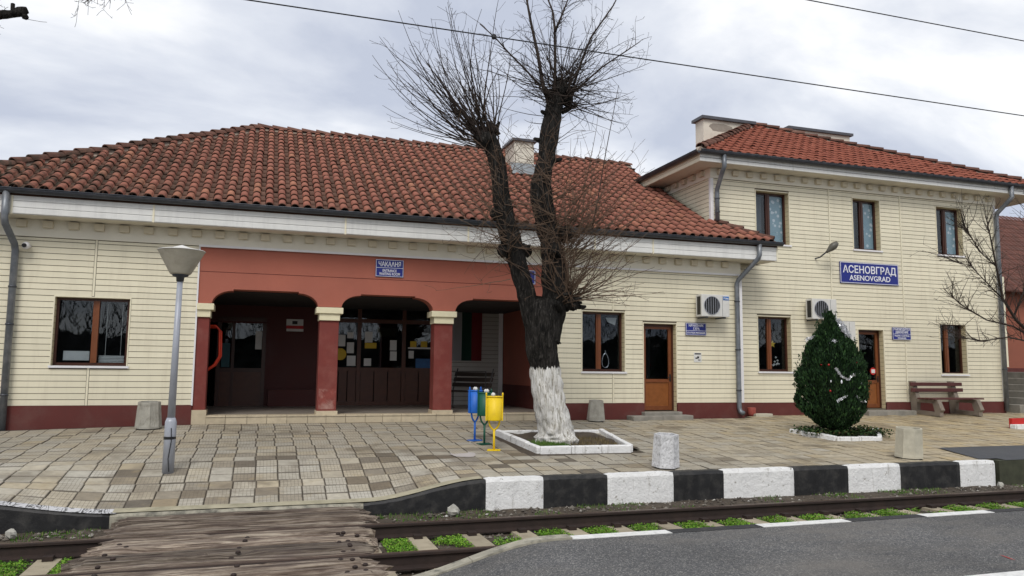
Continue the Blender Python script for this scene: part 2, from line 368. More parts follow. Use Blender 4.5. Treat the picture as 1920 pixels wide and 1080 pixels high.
def planks():
    m, t, b = new_mat('weathered_timber')
    n1 = noise_n(t, 1.0, 6, .7, pos_n(t, (.7, 26, 12)), 1.2); n2 = noise_n(t, 1.0, 5, .7, pos_n(t, (2.2, 95, 40)), .6)
    nz = math_n(t, 'ADD', math_n(t, 'MULTIPLY', n1, .62), math_n(t, 'MULTIPLY', n2, .38))
    c = ramp_n(t, nz, [(.36, (.020, .013, .010)), (.43, (.085, .058, .042)), (.49, (.19, .145, .11)), (.55, (.36, .295, .23)), (.63, (.52, .45, .36))])
    c = mixc(t, 1., c, ramp_n(t, rand_n(t), [(0, .42), (.5, .85), (1, 1.25)]), 'MULTIPLY')
    c = mixc(t, ramp_n(t, noise_n(t, 2.2, 5, .6, pos_n(t, (.8, 2.5, 1))), [(.5, 0.), (.68, .55)]), c, (.075, .052, .046))
    t.links.new(c, b.inputs['Base Color']); b.inputs['Roughness'].default_value = .9; bump(t, b, nz, 1., .05); return m
MT['timber'] = planks()
def bark(paint_z):
    m, t, b = new_mat('bark_with_limewash')
    vec = pos_n(t, (13, 13, 1.7)); rid = noise_n(t, 2.2, 6, .72, vec, .9)
    dark = ramp_n(t, rid, [(.38, (.006, .006, .006)), (.52, (.020, .018, .016)), (.62, (.050, .046, .042)), (.72, (.105, .10, .09))])
    wh = ramp_n(t, rid, [(.36, (.22, .20, .16)), (.44, (.50, .48, .43)), (.52, (.74, .73, .70)), (.7, (.80, .79, .77))])
    wh = mixc(t, ramp_n(t, noise_n(t, 2.2, 4), [(.5, 0.), (.75, .4)]), wh, (.40, .36, .27))
    s = t.nodes.new('ShaderNodeSeparateXYZ'); t.links.new(pos_n(t), s.inputs[0])
    edge = math_n(t, 'MULTIPLY_ADD', noise_n(t, 3, 4, .6, pos_n(t, (10, 10, 1.2))), .30); t.nodes[-1].inputs[2].default_value = paint_z - .15
    k = math_n(t, 'LESS_THAN', s.outputs[2], edge)
    t.links.new(mixc(t, k, dark, wh), b.inputs['Base Color']); b.inputs['Roughness'].default_value = .92; b.inputs['Specular IOR Level'].default_value = .15
    bump(t, b, rid, .9, .05); return m
def leafmat(name, stops, rough=.7):
    m, t, b = new_mat(name)
    c = ramp_n(t, rand_n(t), stops); c = mixc(t, 1., c, ramp_n(t, noise_n(t, 3, 3), [(.3, .75), (.7, 1.25)]), 'MULTIPLY')
    t.links.new(c, b.inputs['Base Color']); b.inputs['Roughness'].default_value = rough; b.inputs['Specular IOR Level'].default_value = .2; return m
MT['thuja'] = leafmat('thuja_leaf', [(0, (.006, .018, .007)), (.6, (.013, .036, .012)), (.9, (.028, .068, .020)), (1, (.05, .11, .03))])
MT['weed'] = leafmat('weed_leaf', [(0, (.06, .16, .012)), (.5, (.11, .25, .018)), (.85, (.17, .30, .03)), (1, (.22, .22, .07))])
MT['moss'] = leafmat('grass_blade', [(0, (.04, .10, .012)), (.6, (.07, .16, .02)), (1, (.15, .17, .06))])
MT['drygrass'] = leafmat('dry_grass_blade', [(0, (.10, .075, .04)), (1, (.20, .16, .08))])
MT['ivy'] = leafmat('ground_cover_leaf', [(0, (.012, .035, .010)), (.7, (.03, .07, .018)), (1, (.09, .07, .03))])
MT['gravel'] = leafmat('gravel_stone', [(0, (.06, .05, .042)), (.6, (.13, .115, .095)), (.9, (.24, .22, .19)), (1, (.45, .44, .41))], .9)

# ------------------------------------------------------------------ the ground
def gz(x, y):                               # station pavement, dipping to the timber crossing
    z = .74 - .066 * max(0, 16.5 - y)
    if y >= 16.5: z = .74
    z -= .075 * sstep((-.8 - x) / 4.5) * sstep((y - 12) / 4)
    tx = 1 if -1.5 <= x <= 1.4 else (sstep((3.05 - x) / 1.65) if x > 0 else sstep((x + 3.7) / 2.2))
    ty = max(0, min(1, (12.45 - y) / 1.95))
    return z - .25 * tx * ty
def az(x, y):                               # asphalt platform of the near side
    sx = 1 if -1.4 <= x <= 1.0 else (sstep((2.6 - x) / 1.6) if x > 0 else sstep((x + 3.4) / 2.0))
    return .333 - .315 * sx * max(0, min(1, (y - 3.6) / 3.2))
def sheet(f, xs, ys):
    mb = MB(); nx = len(xs); mb.v = [(x, y, f(x, y)) for y in ys for x in xs]
    mb.f = [(j*nx+i, j*nx+i+1, (j+1)*nx+i+1, (j+1)*nx+i) for j in range(len(ys)-1) for i in range(nx-1)]
    return mb
def frange(a, b, s):
    n = max(1, round((b - a) / s)); return [a + (b - a) * i / n for i in range(n + 1)]
g = MB().quad((-400, -400, -.34), (400, -400, -.34), (400, 500, -.34), (-400, 500, -.34)).build('ground', MT['soil']); tag(g, 'bare dark earth reaching to the horizon', kind='structure')
bed = sheet(lambda x, y: -.205 + .03 * noise.noise((x * 3, y * 3, 0)) + .13 * sstep((y - 9.55) / .5) , frange(-13, 30, .16), frange(6.86, 10.46, .12)).build('track_bed', MT['soil'], smooth=True); tag(bed, 'earthy track bed under the sleepers', kind='structure')
YK = 10.40                                  # kerb face of the station platform
pave = sheet(lambda x, y: gz(x, y) - .016, [-40, -20] + frange(-8, 24, .25) + [30, 60], frange(YK + .16, 17.2, .2) + [20, 30, 80]).build('pavement', MT['soil'], smooth=True)
tag(pave, 'station forecourt paved with worn square concrete tiles', kind='structure')
near = sheet(az, [-60, -20] + frange(-6, 12, .2) + [30, 60], [-80, -20, -5] + frange(0, 6.66, .2)).build('asphalt_platform', MT['asphalt'], smooth=True)
tag(near, 'dark speckled asphalt platform on the near side of the track', kind='structure')

# paving tiles: 300 largest in view are parts of their own
def in_planter(x, y): return (4.42 < x < 6.32 and 12.25 < y < 14.55)
EV = [(10.55, 13.98), (11.15, 12.60), (12.25, 12.60), (12.9, 13.98)]
def in_ever(x, y): return 10.7 < x < 12.7 and 12.75 < y < 13.9
PATCH = (12.0, 12.55)
def in_patch(x, y): return y < 11.62 and x > 12.55 + (y - 10.5) * .25
TX, TY = .305, .300
tiles = []
j = 0; y = YK + .20
while y < 16.95:
    i = 0; x = -7.0 + random.uniform(-.02, .02)
    while x < 26:
        if not (in_planter(x + TX/2, y + TY/2) or in_patch(x + TX, y) or (y + TY > 16.46 and x < 11.6)): tiles.append((x, y))
        x += TX
    y += TY
def tile_mesh(mb, uvs, x, y):
    g_ = .0035; x0, x1, y0, y1 = x + g_, x + TX - g_, y + g_, y + TY - g_
    dz = random.gauss(0, .003); a = random.gauss(0, .008); c = random.gauss(0, .008)
    def z(px, py): return gz(px, py) + dz + a * (px - x) + c * (py - y)
    b = .006; vs = []
    for (px, py) in ((x0+b, y0+b), (x1-b, y0+b), (x1-b, y1-b), (x0+b, y1-b)): vs.append((px, py, z(px, py)))
    for (px, py) in ((x0, y0), (x1, y0), (x1, y1), (x0, y1)): vs.append((px, py, z(px, py) - .007))
    for (px, py) in ((x0, y0), (x1, y0), (x1, y1), (x0, y1)): vs.append((px, py, z(px, py) - .03))
    mb.add(vs, [(0,1,2,3),(4,5,1,0),(5,6,2,1),(6,7,3,2),(7,4,0,3),(8,9,5,4),(9,10,6,5),(10,11,7,6),(11,8,4,7)])
    q = [(0,0),(1,0),(1,1),(0,1)]; uvs.append([q] + [[(0, 0)] * 4] * 8)
    tone = random.gauss(.55, .035); warm = max(0, min(1, .12 + .55 * sstep((x - 6) / 8) + random.gauss(0, .12))); plain = 1. if (random.random() < .12 or x > 7.5) else 0.
    if x < 4.6 and y < 12.7:                # mended ramp in mixed tiles
        plain = 1. if random.random() < .22 else 0.
        r = random.random()
        if r < .12: tone = random.uniform(.06, .2)
        elif r < .22: tone = random.uniform(.25, .40)
        elif r < .60: tone = random.uniform(.60, .80)
        if random.random() < .08: warm = random.uniform(.25, .55)
        if x < -2.2: tone = random.uniform(.55, .8); plain = 1. if random.random() < .6 else 0.
    elif y < 13.2 and x < 6.5 and random.random() < .18: tone = random.uniform(.2, .44)
    elif x > 6 and random.random() < .16: tone = random.choice((random.uniform(.25, .42), random.uniform(.6, .75)))
    attrs.append((tone, plain, warm))
attrs = []
def uv_apply(o, uvs, at_):
    for k, nm in enumerate(('tone', 'plain', 'warm')):
        a = o.data.attributes.new(nm, 'FLOAT', 'FACE'); a.data.foreach_set('value', [q[k] for q in at_ for _ in range(9)])
    l = o.data.uv_layers.new(name='UVMap'); flat = []
    for t in uvs:
        for f in t:
            for q in f: flat += [q[0] * .98 + .02, q[1] * .98 + .02]
    l.data.foreach_set('uv', flat)
def shown(x, y):
    px, py, w = proj((x + .17, y + .18, gz(x, y)))
    return -20 < px < 1940 and py < 1080 and w > 0
seen = sorted([t for t in tiles if shown(*t)], key=lambda t: proj((*t, .4))[2]); own = set(seen[:296])
rest = MB(); ruv = []
for t in tiles:
    if t in own:
        mb = MB(); u = []; tile_mesh(mb, u, *t); o = mb.build('paving_tile', MT['paver'], pave); uv_apply(o, u, [attrs.pop()])
    else: tile_mesh(rest, ruv, *t)
o = rest.build('paving_tiles', MT['paver'], pave); uv_apply(o, ruv, attrs); o['kind'] = 'stuff'
# asphalt patch at the end of the platform and its dark concrete face
mb = MB(); pts = []
xs = frange(11.2, 24, .4)
for x in xs: pts.append((max(x, 11.55), YK + .06, gz(max(x, 11.9), YK) + .012))
mb = sheet(lambda x, y: gz(x, y) + .014, frange(12.62, 30, .4), frange(YK + .02, 11.75, .3))
mb.add([(12.62, YK+.19, gz(12.2, YK+.19)+.014), (12.62, 11.75, gz(12, 11.75)+.014), (12.5, 11.7, gz(12.5, 11.7)+.014), (12.2, YK+.19, gz(12.2, YK+.19)+.014)], [(0, 1, 2, 3)])
mb.build('asphalt_patch', MT['asph_patch'], pave)
mb = MB(); mb.prism([(YK + .02, -.3), (YK + .02, gz(13, YK) + .008), (YK + .25, gz(13, YK) + .008), (YK + .25, -.3)], 'x', 12.46, 30); mb.build('platform_face', pmat('mossy_concrete', (.045, .048, .030), .95, .4, 6), pave)
# pale cement spill beside the bins
c = atz(868, 852, gz(3.4, 12.4)); mb = MB(); ring = []
for k in range(22):
    a = 2 * PI * k / 22; r = 1 + .35 * noise.noise((math.cos(a) * 2, math.sin(a) * 2, 3)); x = c.x + .21 * r * math.cos(a); y = c.y + .26 * r * math.sin(a); ring.append((x, y, gz(x, y) + .006))
mb.add(ring, [tuple(range(22))]); mb.build('cement_spill', pmat('cement_spill', (.40, .37, .35), .8, .1, 8), pave)

# station platform kerb: painted black and white by turns
def rough_block(poly_y, x0, x1, topf, name, m, parent, y0=YK, depth=.17, zb=-.32, j=.006):
    nx = max(3, int((x1 - x0) / .08)); xs = [lerp(x0, x1, i / nx) for i in range(nx + 1)]
    prof = [(0, 0), (.0, .33), (.0, .66), (.0, .93), (.02, 1), (depth * .5, 1), (depth, 1), (depth, 0)]
    mb = MB(); n = len(prof)
    for x in xs:
        e = min(x - x0, x1 - x) ; rnd = .018 * max(0, 1 - e / .06)
        for (py, pz) in prof:
            zt = topf(x); z = lerp(zb, zt, pz)
            d = j * noise.noise((x * 9, z * 9, 1.7)) + j * .8 * noise.noise((x * 30, z * 30, 4))
            mb.v.append((x, y0 + py + (d if py < .05 else 0) + (rnd if py < .05 else 0), z - (rnd * .6 if pz > .9 else 0) + (d if pz > .9 else 0)))
    for i in range(nx):
        for k in range(n - 1): mb.f.append((i*n+k, (i+1)*n+k, (i+1)*n+k+1, i*n+k+1))
    mb.f.append(tuple(range(n))); mb.f.append(tuple(nx*n + k for k in range(n))[::-1])
    return mb.build(name, m, parent)
kerb = empty('platform_kerb', (3, YK, 0), kind='structure'); tag(kerb, 'platform kerb painted in black and white blocks')
bx = [at(p, 890, YK).x for p in (912, 1020, 1140, 1264, 1358, 1490, 1592, 1690, 1802, 1868)]
for i in range(9):
    rough_block(None, bx[i] + .002, bx[i+1] - .002, lambda x: gz(x, YK + .1) + .012, 'kerb_stone', MT['kwhite'] if i % 2 == 0 else MT['kblack'], kerb)
rough_block(None, 1.38, bx[0] - .002, lambda x: gz(x, YK + .1) + .004, 'kerb_stone', MT['kblack'], kerb)
rough_block(None, -1.62, 1.378, lambda x: gz(x, YK + .1) + .004, 'kerb_stone', MT['edge_conc'], kerb)
for a, b in ((-4.2, -1.62), (-7, -4.203), (-10, -7.003)): rough_block(None, a, b - .002, lambda x: gz(x, YK + .1) + .004, 'kerb_stone', MT['kblack'], kerb)
mb = MB(); xs = frange(-4.1, -1.55, .1)
for x in xs: mb.v += [(x, YK + .004, gz(x, YK + .1) + .012), (x, YK + .19, gz(x, YK + .2) + .012)]
mb.f = [(2*i, 2*i+2, 2*i+3, 2*i+1) for i in range(len(xs)-1)]; mb.build('painted_top', MT['scribble'], kerb)
mb = MB(); xs = frange(-1.6, 3.0, .15)      # pale border strip along the dip
for x in xs: mb.v += [(x, YK + .03, gz(x, YK + .1) + .016), (x, YK + .21, gz(x, YK + .2) + .016)]
mb.f = [(2*i, 2*i+2, 2*i+3, 2*i+1) for i in range(len(xs)-1)]; mb.build('border_strip', pmat('border_concrete', (.34, .31, .22), .9, .2, 5, (.16, .15, .09), 4, .6), kerb)

# edging of the asphalt platform, painted white and black
edge = empty('platform_edging', (4, 6.7, 0), kind='structure'); tag(edge, 'low edging of the asphalt platform painted white and black')
YE = 6.80
ex = [at(p, q, YE).x for p, q in ((1062, 1002), (1246, 990), (1414, 981), (1576, 972), (1716, 964), (1842, 957))]
ex += [ex[-1] + 1.15 * k for k in range(1, 12)]
def edge_block(x0, x1, m, h=.005):
    nx = max(3, int((x1 - x0) / .12)); mb = MB()
    for i in range(nx + 1):
        x = lerp(x0, x1, i / nx); j = .008 * noise.noise((x * 6, 0, 2)); z = az(x, YE - .1) + h
        mb.v += [(x, YE + j, -.3), (x, YE + j, z - .012), (x, YE - .012 + j, z), (x, YE - .155 + 2 * j, z), (x, YE - .16 + 2 * j, z - .08)]
    for i in range(nx):
        for k in range(4): mb.f.append((i*5+k, i*5+k+1, (i+1)*5+k+1, (i+1)*5+k))
    mb.f += [(0, 1, 2, 3, 4), tuple(nx*5 + k for k in range(5))[::-1]]
    return mb.build('edge_stone', m, edge)
for i in range(len(ex) - 1): edge_block(ex[i] + .002, ex[i+1] - .002, MT['awhite'] if i % 2 == 0 else MT['ablack'])
e_ = frange(-1.0, ex[0], .9)
for i in range(len(e_) - 1): edge_block(e_[i] + .003, e_[i+1] - .003, MT['edge_conc'], .02)
# painted lines on the asphalt
mb = MB(); a = atz(1812, 1079, .35); 
for k in range(7):
    x0 = a.x + k * 2.2; mb.box(x0, x0 + 1.25, a.y - .26, a.y + .03, .28, .338)
mb.build('painted_dash', MT['awhite'], near)
p0, p1, p2 = atz(1878, 1041, .338), atz(1900, 1049, .338), atz(1935, 1058, .338)
mb = MB(); 
for a, b in ((p0, p1), (p1, p2)): mb.add([a + Vector((0, -.02, 0)), b + Vector((0, -.025, 0)), b + Vector((0, .025, 0)), a + Vector((0, .02, 0))], [(0, 1, 2, 3)])
mb.build('red_paint_stroke', MT['redpaint'], near)

# ------------------------------------------------------------------ the track
trk = tag(empty('railway_track', (3, 8.75, -.3)), 'single railway track with brown rails and concrete sleepers', 'railway track')
prof = [(-.07, -.165), (.07, -.165), (.07, -.150), (.012, -.125), (.009, -.045), (.036, -.032), (.036, -.008), (.028, 0), (-.028, 0), (-.036, -.008), (-.036, -.032), (-.009, -.045), (-.012, -.125), (-.07, -.150)]
for Y in (8.0, 9.49):
    r_ = MB().prism([(Y + a, b) for a, b in prof], 'x', -13, 30).build('rail', MT['rust'], trk)
    MB().box(-13, 30, Y - .027, Y + .027, -.002, .003).build('rail_head', MT['railtop'], r_)
sl = MB(); sl.prism([(-.14, -.36), (.14, -.36), (.115, -.165), (-.115, -.165)], 'y', 7.42, 10.04)
sme = None
s0 = atz(787, 1010, -.165).x
fit = MB(); fit.box(-.05, .05, 9.30, 9.41, -.165, -.12)
for k in range(-18, 40):
    x = s0 + .655 * k + random.gauss(0, .012)
    if x > 29: break
    if sme is None:
        o = sl.build('sleeper', MT['sleeper'], None); sme = o.data; f = fit.build('fastening', MT['rust'], None); fme = f.data; bpy.data.objects.remove(o); bpy.data.objects.remove(f)
    o = inst('sleeper', sme, trk, (x, 0, random.gauss(0, .006)), (0, 0, 0)); o.rotation_euler = (0, 0, 0)
    inst('fastening', fme, o, (x, 0, 0))
# timber crossing
crs = tag(empty('timber_crossing', (0, 8.75, -.2)), 'weathered grey timber boards laid over the rails', 'crossing')
def plank(y0, y1, x0, x1, zt, bolts):
    nx = 60; mb = MB(); seed = random.uniform(0, 99); ny = 9
    for i in range(nx + 1):
        t = i / nx; x = lerp(x0, x1, t); e = min(t, 1 - t) * nx
        for k in range(ny):
            u = k / (ny - 1); w = (y1 - y0)
            yy = lerp(y0, y1, u) + .010 * noise.noise((x * 1.2, seed, u * 3))
            groove = max(0, noise.noise((x * .5 + seed, yy * 26, seed)) - .1) * .07 + max(0, noise.noise((x * 1.6 + seed, yy * 12, seed + 7)) - .22) * .11
            z = zt - groove + .006 * noise.noise((x * 2, seed, 0)) - (.05 if k in (0, ny - 1) else 0) - (.010 if k in (1, ny - 2) else 0) - .012 * abs(u - .5)
            xx = x
            if i <= 1: xx += random.uniform(-.11, .05); z -= .035 - .02 * i
            if i >= nx - 1: xx += random.uniform(-.05, .11); z -= .035 - .02 * (nx - i)
            if e == 1: z -= .008
            mb.v.append((xx, yy, z))
    n = ny
    for i in range(nx):
        for k in range(ny - 1): mb.f.append((i*n+k, (i+1)*n+k, (i+1)*n+k+1, i*n+k+1))
    b = len(mb.v)
    for i in range(nx + 1):
        mb.v += [(mb.v[i*n][0], mb.v[i*n][1], zt - .2), (mb.v[i*n+ny-1][0], mb.v[i*n+ny-1][1], zt - .2)]
    for i in range(nx):
        mb.f.append((i*n, b+2*i, b+2*i+2, (i+1)*n)); mb.f.append((i*n+ny-1, (i+1)*n+ny-1, b+2*i+3, b+2*i+1))
    mb.f.append((b, *[k for k in range(n)], b+1)); mb.f.append((b+2*nx+1, *[nx*n + k for k in range(n-1, -1, -1)], b+2*nx))
    o = mb.build('plank', MT['timber'], crs, True); o.data.polygons.foreach_set('use_smooth', [False] * len(o.data.polygons))
    for (bx_, by_) in bolts:
        MB().lathe([(.026, -.012), (.026, .004), (.016, .012), (0.001, .013)], 10, (bx_, by_, zt - .002)).build('bolt', MT['rust'], o, True)
rows = [(10.22, 10.395, -1.50, 1.30, .080), (10.03, 10.20, -1.42, 1.38, .062), (9.80, 10.00, -1.50, 1.42, .040), (9.58, 9.77, -1.56, 1.36, .012),
        (9.20, 9.42, -1.48, 1.27, .020), (8.99, 9.18, -1.56, 1.20, .006), (8.74, 8.96, -1.50, 1.24, .026), (8.52, 8.71, -1.66, 1.14, .010), (8.30, 8.50, -1.58, 1.19, .022), (8.08, 8.27, -1.62, 1.12, .004),
        (7.70, 7.92, -1.60, 1.10, .020), (7.47, 7.67, -1.70, 1.22, .006), (7.22, 7.44, -1.62, 1.14, .018), (7.02, 7.20, -1.70, 1.05, .010), (6.84, 7.0, -1.66, 1.0, .012)]
for (a, b, x0, x1, z) in rows:
    a += .010; b -= .010
    bl = []
    if a < 9.2:
        for xx in (x1 - .25, x1 - .17, x0 + .3, (x0 + x1) / 2 + .1): bl.append((xx + random.uniform(-.05, .05), lerp(a, b, random.uniform(.3, .7))))
    plank(a, b, x0, x1, z, bl)

# ------------------------------------------------------------------ building helpers
def wall_holes(mb, x0, x1, z0, z1, holes, y0, y1):
    xs = sorted({x0, x1, *[h[0] for h in holes], *[h[1] for h in holes]}); zs = sorted({z0, z1, *[h[2] for h in holes], *[h[3] for h in holes]})
    xs = [x for x in xs if x0 <= x <= x1]; zs = [z for z in zs if z0 <= z <= z1]
    for i in range(len(xs) - 1):
        # merge cells of a column vertically
        run = None
        for k in range(len(zs) - 1):
            cx, cz = (xs[i] + xs[i+1]) / 2, (zs[k] + zs[k+1]) / 2
            hole = any(h[0] < cx < h[1] and h[2] < cz < h[3] for h in holes)
            if hole:
                if run is not None: mb.box(xs[i], xs[i+1], y0, y1, run, zs[k]); run = None
            elif run is None: run = zs[k]
        if run is not None: mb.box(xs[i], xs[i+1], y0, y1, run, zs[-1])
    return mb
BP = .115                                    # board pitch
def board_mb(x0, x1, y, z0, h):              # lapped board with a shadow groove on top
    return MB().prism([(y + .011, z0), (y, z0 + .0015), (y, z0 + h - .0125), (y + .011, z0 + h - .010)], 'x', x0, x1)
def clad(parent, x0, x1, z0, z1, Y, holes, battens, m):
    cuts = [x0] + [b for b in battens if x0 < b < x1] + [x1]
    z = z0
    while z < z1 - .02:
        h = min(BP, z1 - z)
        for a, b in zip(cuts[:-1], cuts[1:]):
            segs = [(a + (.026 if a != x0 else 0), b - (.026 if b != x1 else 0))]
            for hx in holes:
                if hx[2] - .02 < z + h / 2 < hx[3] + .02:
                    ns = []
                    for s in segs:
                        if hx[1] <= s[0] or hx[0] >= s[1]: ns.append(s)
                        else:
                            if s[0] < hx[0] - .03: ns.append((s[0], hx[0] - .022))
                            if s[1] > hx[1] + .03: ns.append((hx[1] + .022, s[1]))
                    segs = ns
            for s in segs: board_mb(s[0], s[1], Y, z, h).build('board', m, parent)
        z += BP
    for b in cuts[1:-1]:                      # cover strips, broken at openings
        zs = [(z0, z1)]
        for hx in holes:
            if hx[0] - .03 < b < hx[1] + .03: zs = [q for s in zs for q in ((s[0], hx[2]-.03), (hx[3]+.03, s[1])) if q[1] > q[0]]
        for s in zs: MB().box(b - .018, b + .018, Y - .010, Y + .008, s[0], s[1]).build('cover_strip', MT['cream_trim'], parent)
    for hx in holes:                          # trim round openings
        t_ = .02
        mb = MB(); mb.box(hx[0]-t_, hx[0], Y-.012, Y+.01, hx[2], hx[3]+t_); mb.box(hx[1], hx[1]+t_, Y-.012, Y+.01, hx[2], hx[3]+t_); mb.box(hx[0], hx[1], Y-.012, Y+.01, hx[3], hx[3]+t_)
        mb.build('opening_trim', MT['cream_trim'], parent)
def reveal(parent, h, Y, d):                  # lining of an opening, in short boards
    x0, x1, z0, z1 = h; mb = MB(); z = z0
    while z < z1 - .01:
        zz = min(z1, z + BP)
        mb.box(x1 - .008, x1 + .004, Y + .004, Y + d, z + .004, zz - .004); mb.box(x0 - .004, x0 + .008, Y + .004, Y + d, z + .004, zz - .004); z = zz
    mb.box(x0 + .008, x1 - .008, Y + .004, Y + d, z1 - .008, z1 + .004)
    mb.build('reveal', MT['reveal'], parent)
def window(parent, h, Y, d, mull, fm=None, left_dark=True, extra=None, orange=True):
    fm = fm or MT['brown']; x0, x1, z0, z1 = h; yf = Y + d; w = .055
    xm = lerp(x0, x1, mull)
    fr = MB(); fr.box(x0, x1, yf - .03, yf + .04, z0, z0 + w); fr.box(x0, x1, yf - .03, yf + .04, z1 - w, z1)
    fr.box(x0, x0 + w, yf - .03, yf + .04, z0 + w, z1 - w); fr.box(x1 - w, x1, yf - .03, yf + .04, z0 + w, z1 - w)
    o = fr.build('window', MT['dbrown'], parent)
    ml = MB(); ml.box(xm - .06, xm - .022, yf - .035, yf + .03, z0 + w, z1 - w); ml.box(xm - .02, xm + .05, yf - .05, yf + .03, z0 + w, z1 - w); ml.build('mullion', fm, o)
    for a, b, dy in ((x0 + w, xm - .06, 0), (xm + .05, x1 - w, .004)):
        MB().box(a, b, yf + dy, yf + dy + .006, z0 + w, z1 - w).build('pane', MT['glass'], o)
    MB().box(x0 - .035, x1 + .045, Y - .05, yf - .03, z0 - .045, z0 - .002).build('sill', MT['sill'], o)
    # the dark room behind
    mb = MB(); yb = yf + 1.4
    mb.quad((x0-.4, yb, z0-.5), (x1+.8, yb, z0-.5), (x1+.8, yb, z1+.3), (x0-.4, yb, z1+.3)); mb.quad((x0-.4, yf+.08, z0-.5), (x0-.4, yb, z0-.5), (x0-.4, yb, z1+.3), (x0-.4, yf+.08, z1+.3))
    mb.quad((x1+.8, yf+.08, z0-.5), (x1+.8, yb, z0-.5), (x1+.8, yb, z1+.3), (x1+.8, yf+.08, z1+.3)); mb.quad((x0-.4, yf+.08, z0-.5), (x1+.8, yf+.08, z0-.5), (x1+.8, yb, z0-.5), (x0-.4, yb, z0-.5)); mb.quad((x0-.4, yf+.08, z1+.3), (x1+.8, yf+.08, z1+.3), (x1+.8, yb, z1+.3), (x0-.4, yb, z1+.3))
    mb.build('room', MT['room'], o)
    if extra: extra(o, x0, x1, z0, z1, xm, yf)
    reveal(parent, h, Y, d - .03)
    return o
def door(parent, h, Y, d, split):
    x0, x1, z0, z1 = h; yf = Y + d; w = .06
    fr = MB(); fr.box(x0, x0 + .05, yf - .04, yf + .05, z0, z1); fr.box(x1 - .05, x1, yf - .04, yf + .05, z0, z1); fr.box(x0 + .05, x1 - .05, yf - .04, yf + .05, z1 - .06, z1)
    o = fr.build('door', MT['dbrown'], parent)
    a, b = x0 + .052, x1 - .052
    lf = MB(); lf.box(a, a + w + .02, yf - .02, yf + .03, z0 + .02, z1 - .065); lf.box(b - w - .02, b, yf - .02, yf + .03, z0 + .02, z1 - .065)
    lf.box(a + w + .02, b - w - .02, yf - .02, yf + .03, z1 - .065 - w, z1 - .065); lf.box(a + w + .02, b - w - .02, yf - .02, yf + .03, split - .04, split + .04); lf.box(a + w + .02, b - w - .02, yf - .02, yf + .03, z0 + .02, z0 + .12)
    lf.build('door_leaf', MT['brown'], o)
    MB().box(a + w + .02, b - w - .02, yf, yf + .02, z0 + .12, split - .04).build('panel', MT['doorpanel'], o)
    MB().box(a + w + .02, b - w - .02, yf + .004, yf + .012, split + .04, z1 - .065 - w).build('pane', MT['glass'], o)
    hd = MB(); hd.tube([(b - .04, yf - .02, split + .08), (b - .04, yf - .065, split + .08), (b - .14, yf - .07, split + .08)], .010, 6); hd.box(b - .06, b - .02, yf - .026, yf - .018, split - .02, split + .16); hd.build('handle', MT['black'], o)
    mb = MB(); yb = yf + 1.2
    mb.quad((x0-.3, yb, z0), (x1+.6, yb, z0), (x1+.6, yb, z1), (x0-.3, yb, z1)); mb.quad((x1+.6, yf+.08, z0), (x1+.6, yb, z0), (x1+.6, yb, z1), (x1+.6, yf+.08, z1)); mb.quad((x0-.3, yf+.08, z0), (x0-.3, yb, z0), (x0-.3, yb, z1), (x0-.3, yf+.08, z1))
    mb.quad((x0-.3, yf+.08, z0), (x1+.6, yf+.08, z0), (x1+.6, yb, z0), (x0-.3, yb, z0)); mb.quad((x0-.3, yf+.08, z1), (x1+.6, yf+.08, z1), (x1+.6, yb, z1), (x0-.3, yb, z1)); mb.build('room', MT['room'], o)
    reveal(parent, h, Y, d - .04)
    return o
def barrel(pitch, length, hgt, cover=.64, n=7, lip=.027):   # one clay tile: arched cover and flat channel
    mb = MB(); w = pitch * cover; xs = []
    for k in range(n + 1):
        a = PI * k / n; xs.append((w / 2 - w / 2 * math.cos(a), hgt * math.sin(a) ** .8))
    xs += [(w + (pitch - w) * .3, -.004), (w + (pitch - w) * .75, -.004), (pitch + .004, .006)]
    L = length * 1.06; m = len(xs)
    for (y, dz, s) in ((0, lip, 1.0), (L, .0, .93)):
        for (x, z) in xs: mb.v.append(((x - w/2) * s + w/2, y, z * s + dz))
    for (x, z) in xs: mb.v.append((x, .006, z - .022 + lip))
    mb.pan = []
    for k in range(m - 1):
        mb.pan += [1 if k >= n else 0, 1]; mb.f += [(k, k+1, m+k+1, m+k), (2*m+k, 2*m+k+1, k+1, k)]  # front lips take the dark tone too, painting the shadow gap under each row
    return mb
def tile_roof(parent, x_range, y0, z0, slope, rows, pitch, rowp, inside, hgt, m, m2, name, single):
    ang = math.atan(slope); base = barrel(pitch, rowp, hgt); me = None; cand = []
    cols = int((x_range[1] - x_range[0]) / pitch)
    for r in range(rows):
        for c in range(cols):
            x = x_range[0] + c * pitch; y = y0 + r * rowp * math.cos(ang)
            if inside(x + pitch / 2, y + .1): cand.append((x, y, z0 + (y - y0) * slope))
    key = lambda t: proj(t)[2] + (1000 if not (-20 < proj(t)[0] < 1940) else 0)
    cand.sort(key=key); mb = MB()
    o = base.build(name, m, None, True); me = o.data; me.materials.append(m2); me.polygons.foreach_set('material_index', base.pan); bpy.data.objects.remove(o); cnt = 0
    for i, (x, y, z) in enumerate(cand):
        rot = (ang + random.gauss(0, .008), random.gauss(0, .012), random.gauss(0, .012)); off = Vector((random.gauss(0, .003), random.gauss(0, .004), random.gauss(0, .003)))
        if i < single: inst(name, me, parent, Vector((x, y, z)) + off, rot)
        else:
            from mathutils import Euler
            Rm = Euler(rot).to_matrix(); mb.add([Rm @ Vector(v) + Vector((x, y, z)) + off for v in base.v], base.f); cnt += 1
    if mb.v:
        o = mb.build(name + 's', m, parent, True); o['kind'] = 'stuff'; o.data.materials.append(m2); o.data.polygons.foreach_set('material_index', base.pan * cnt)
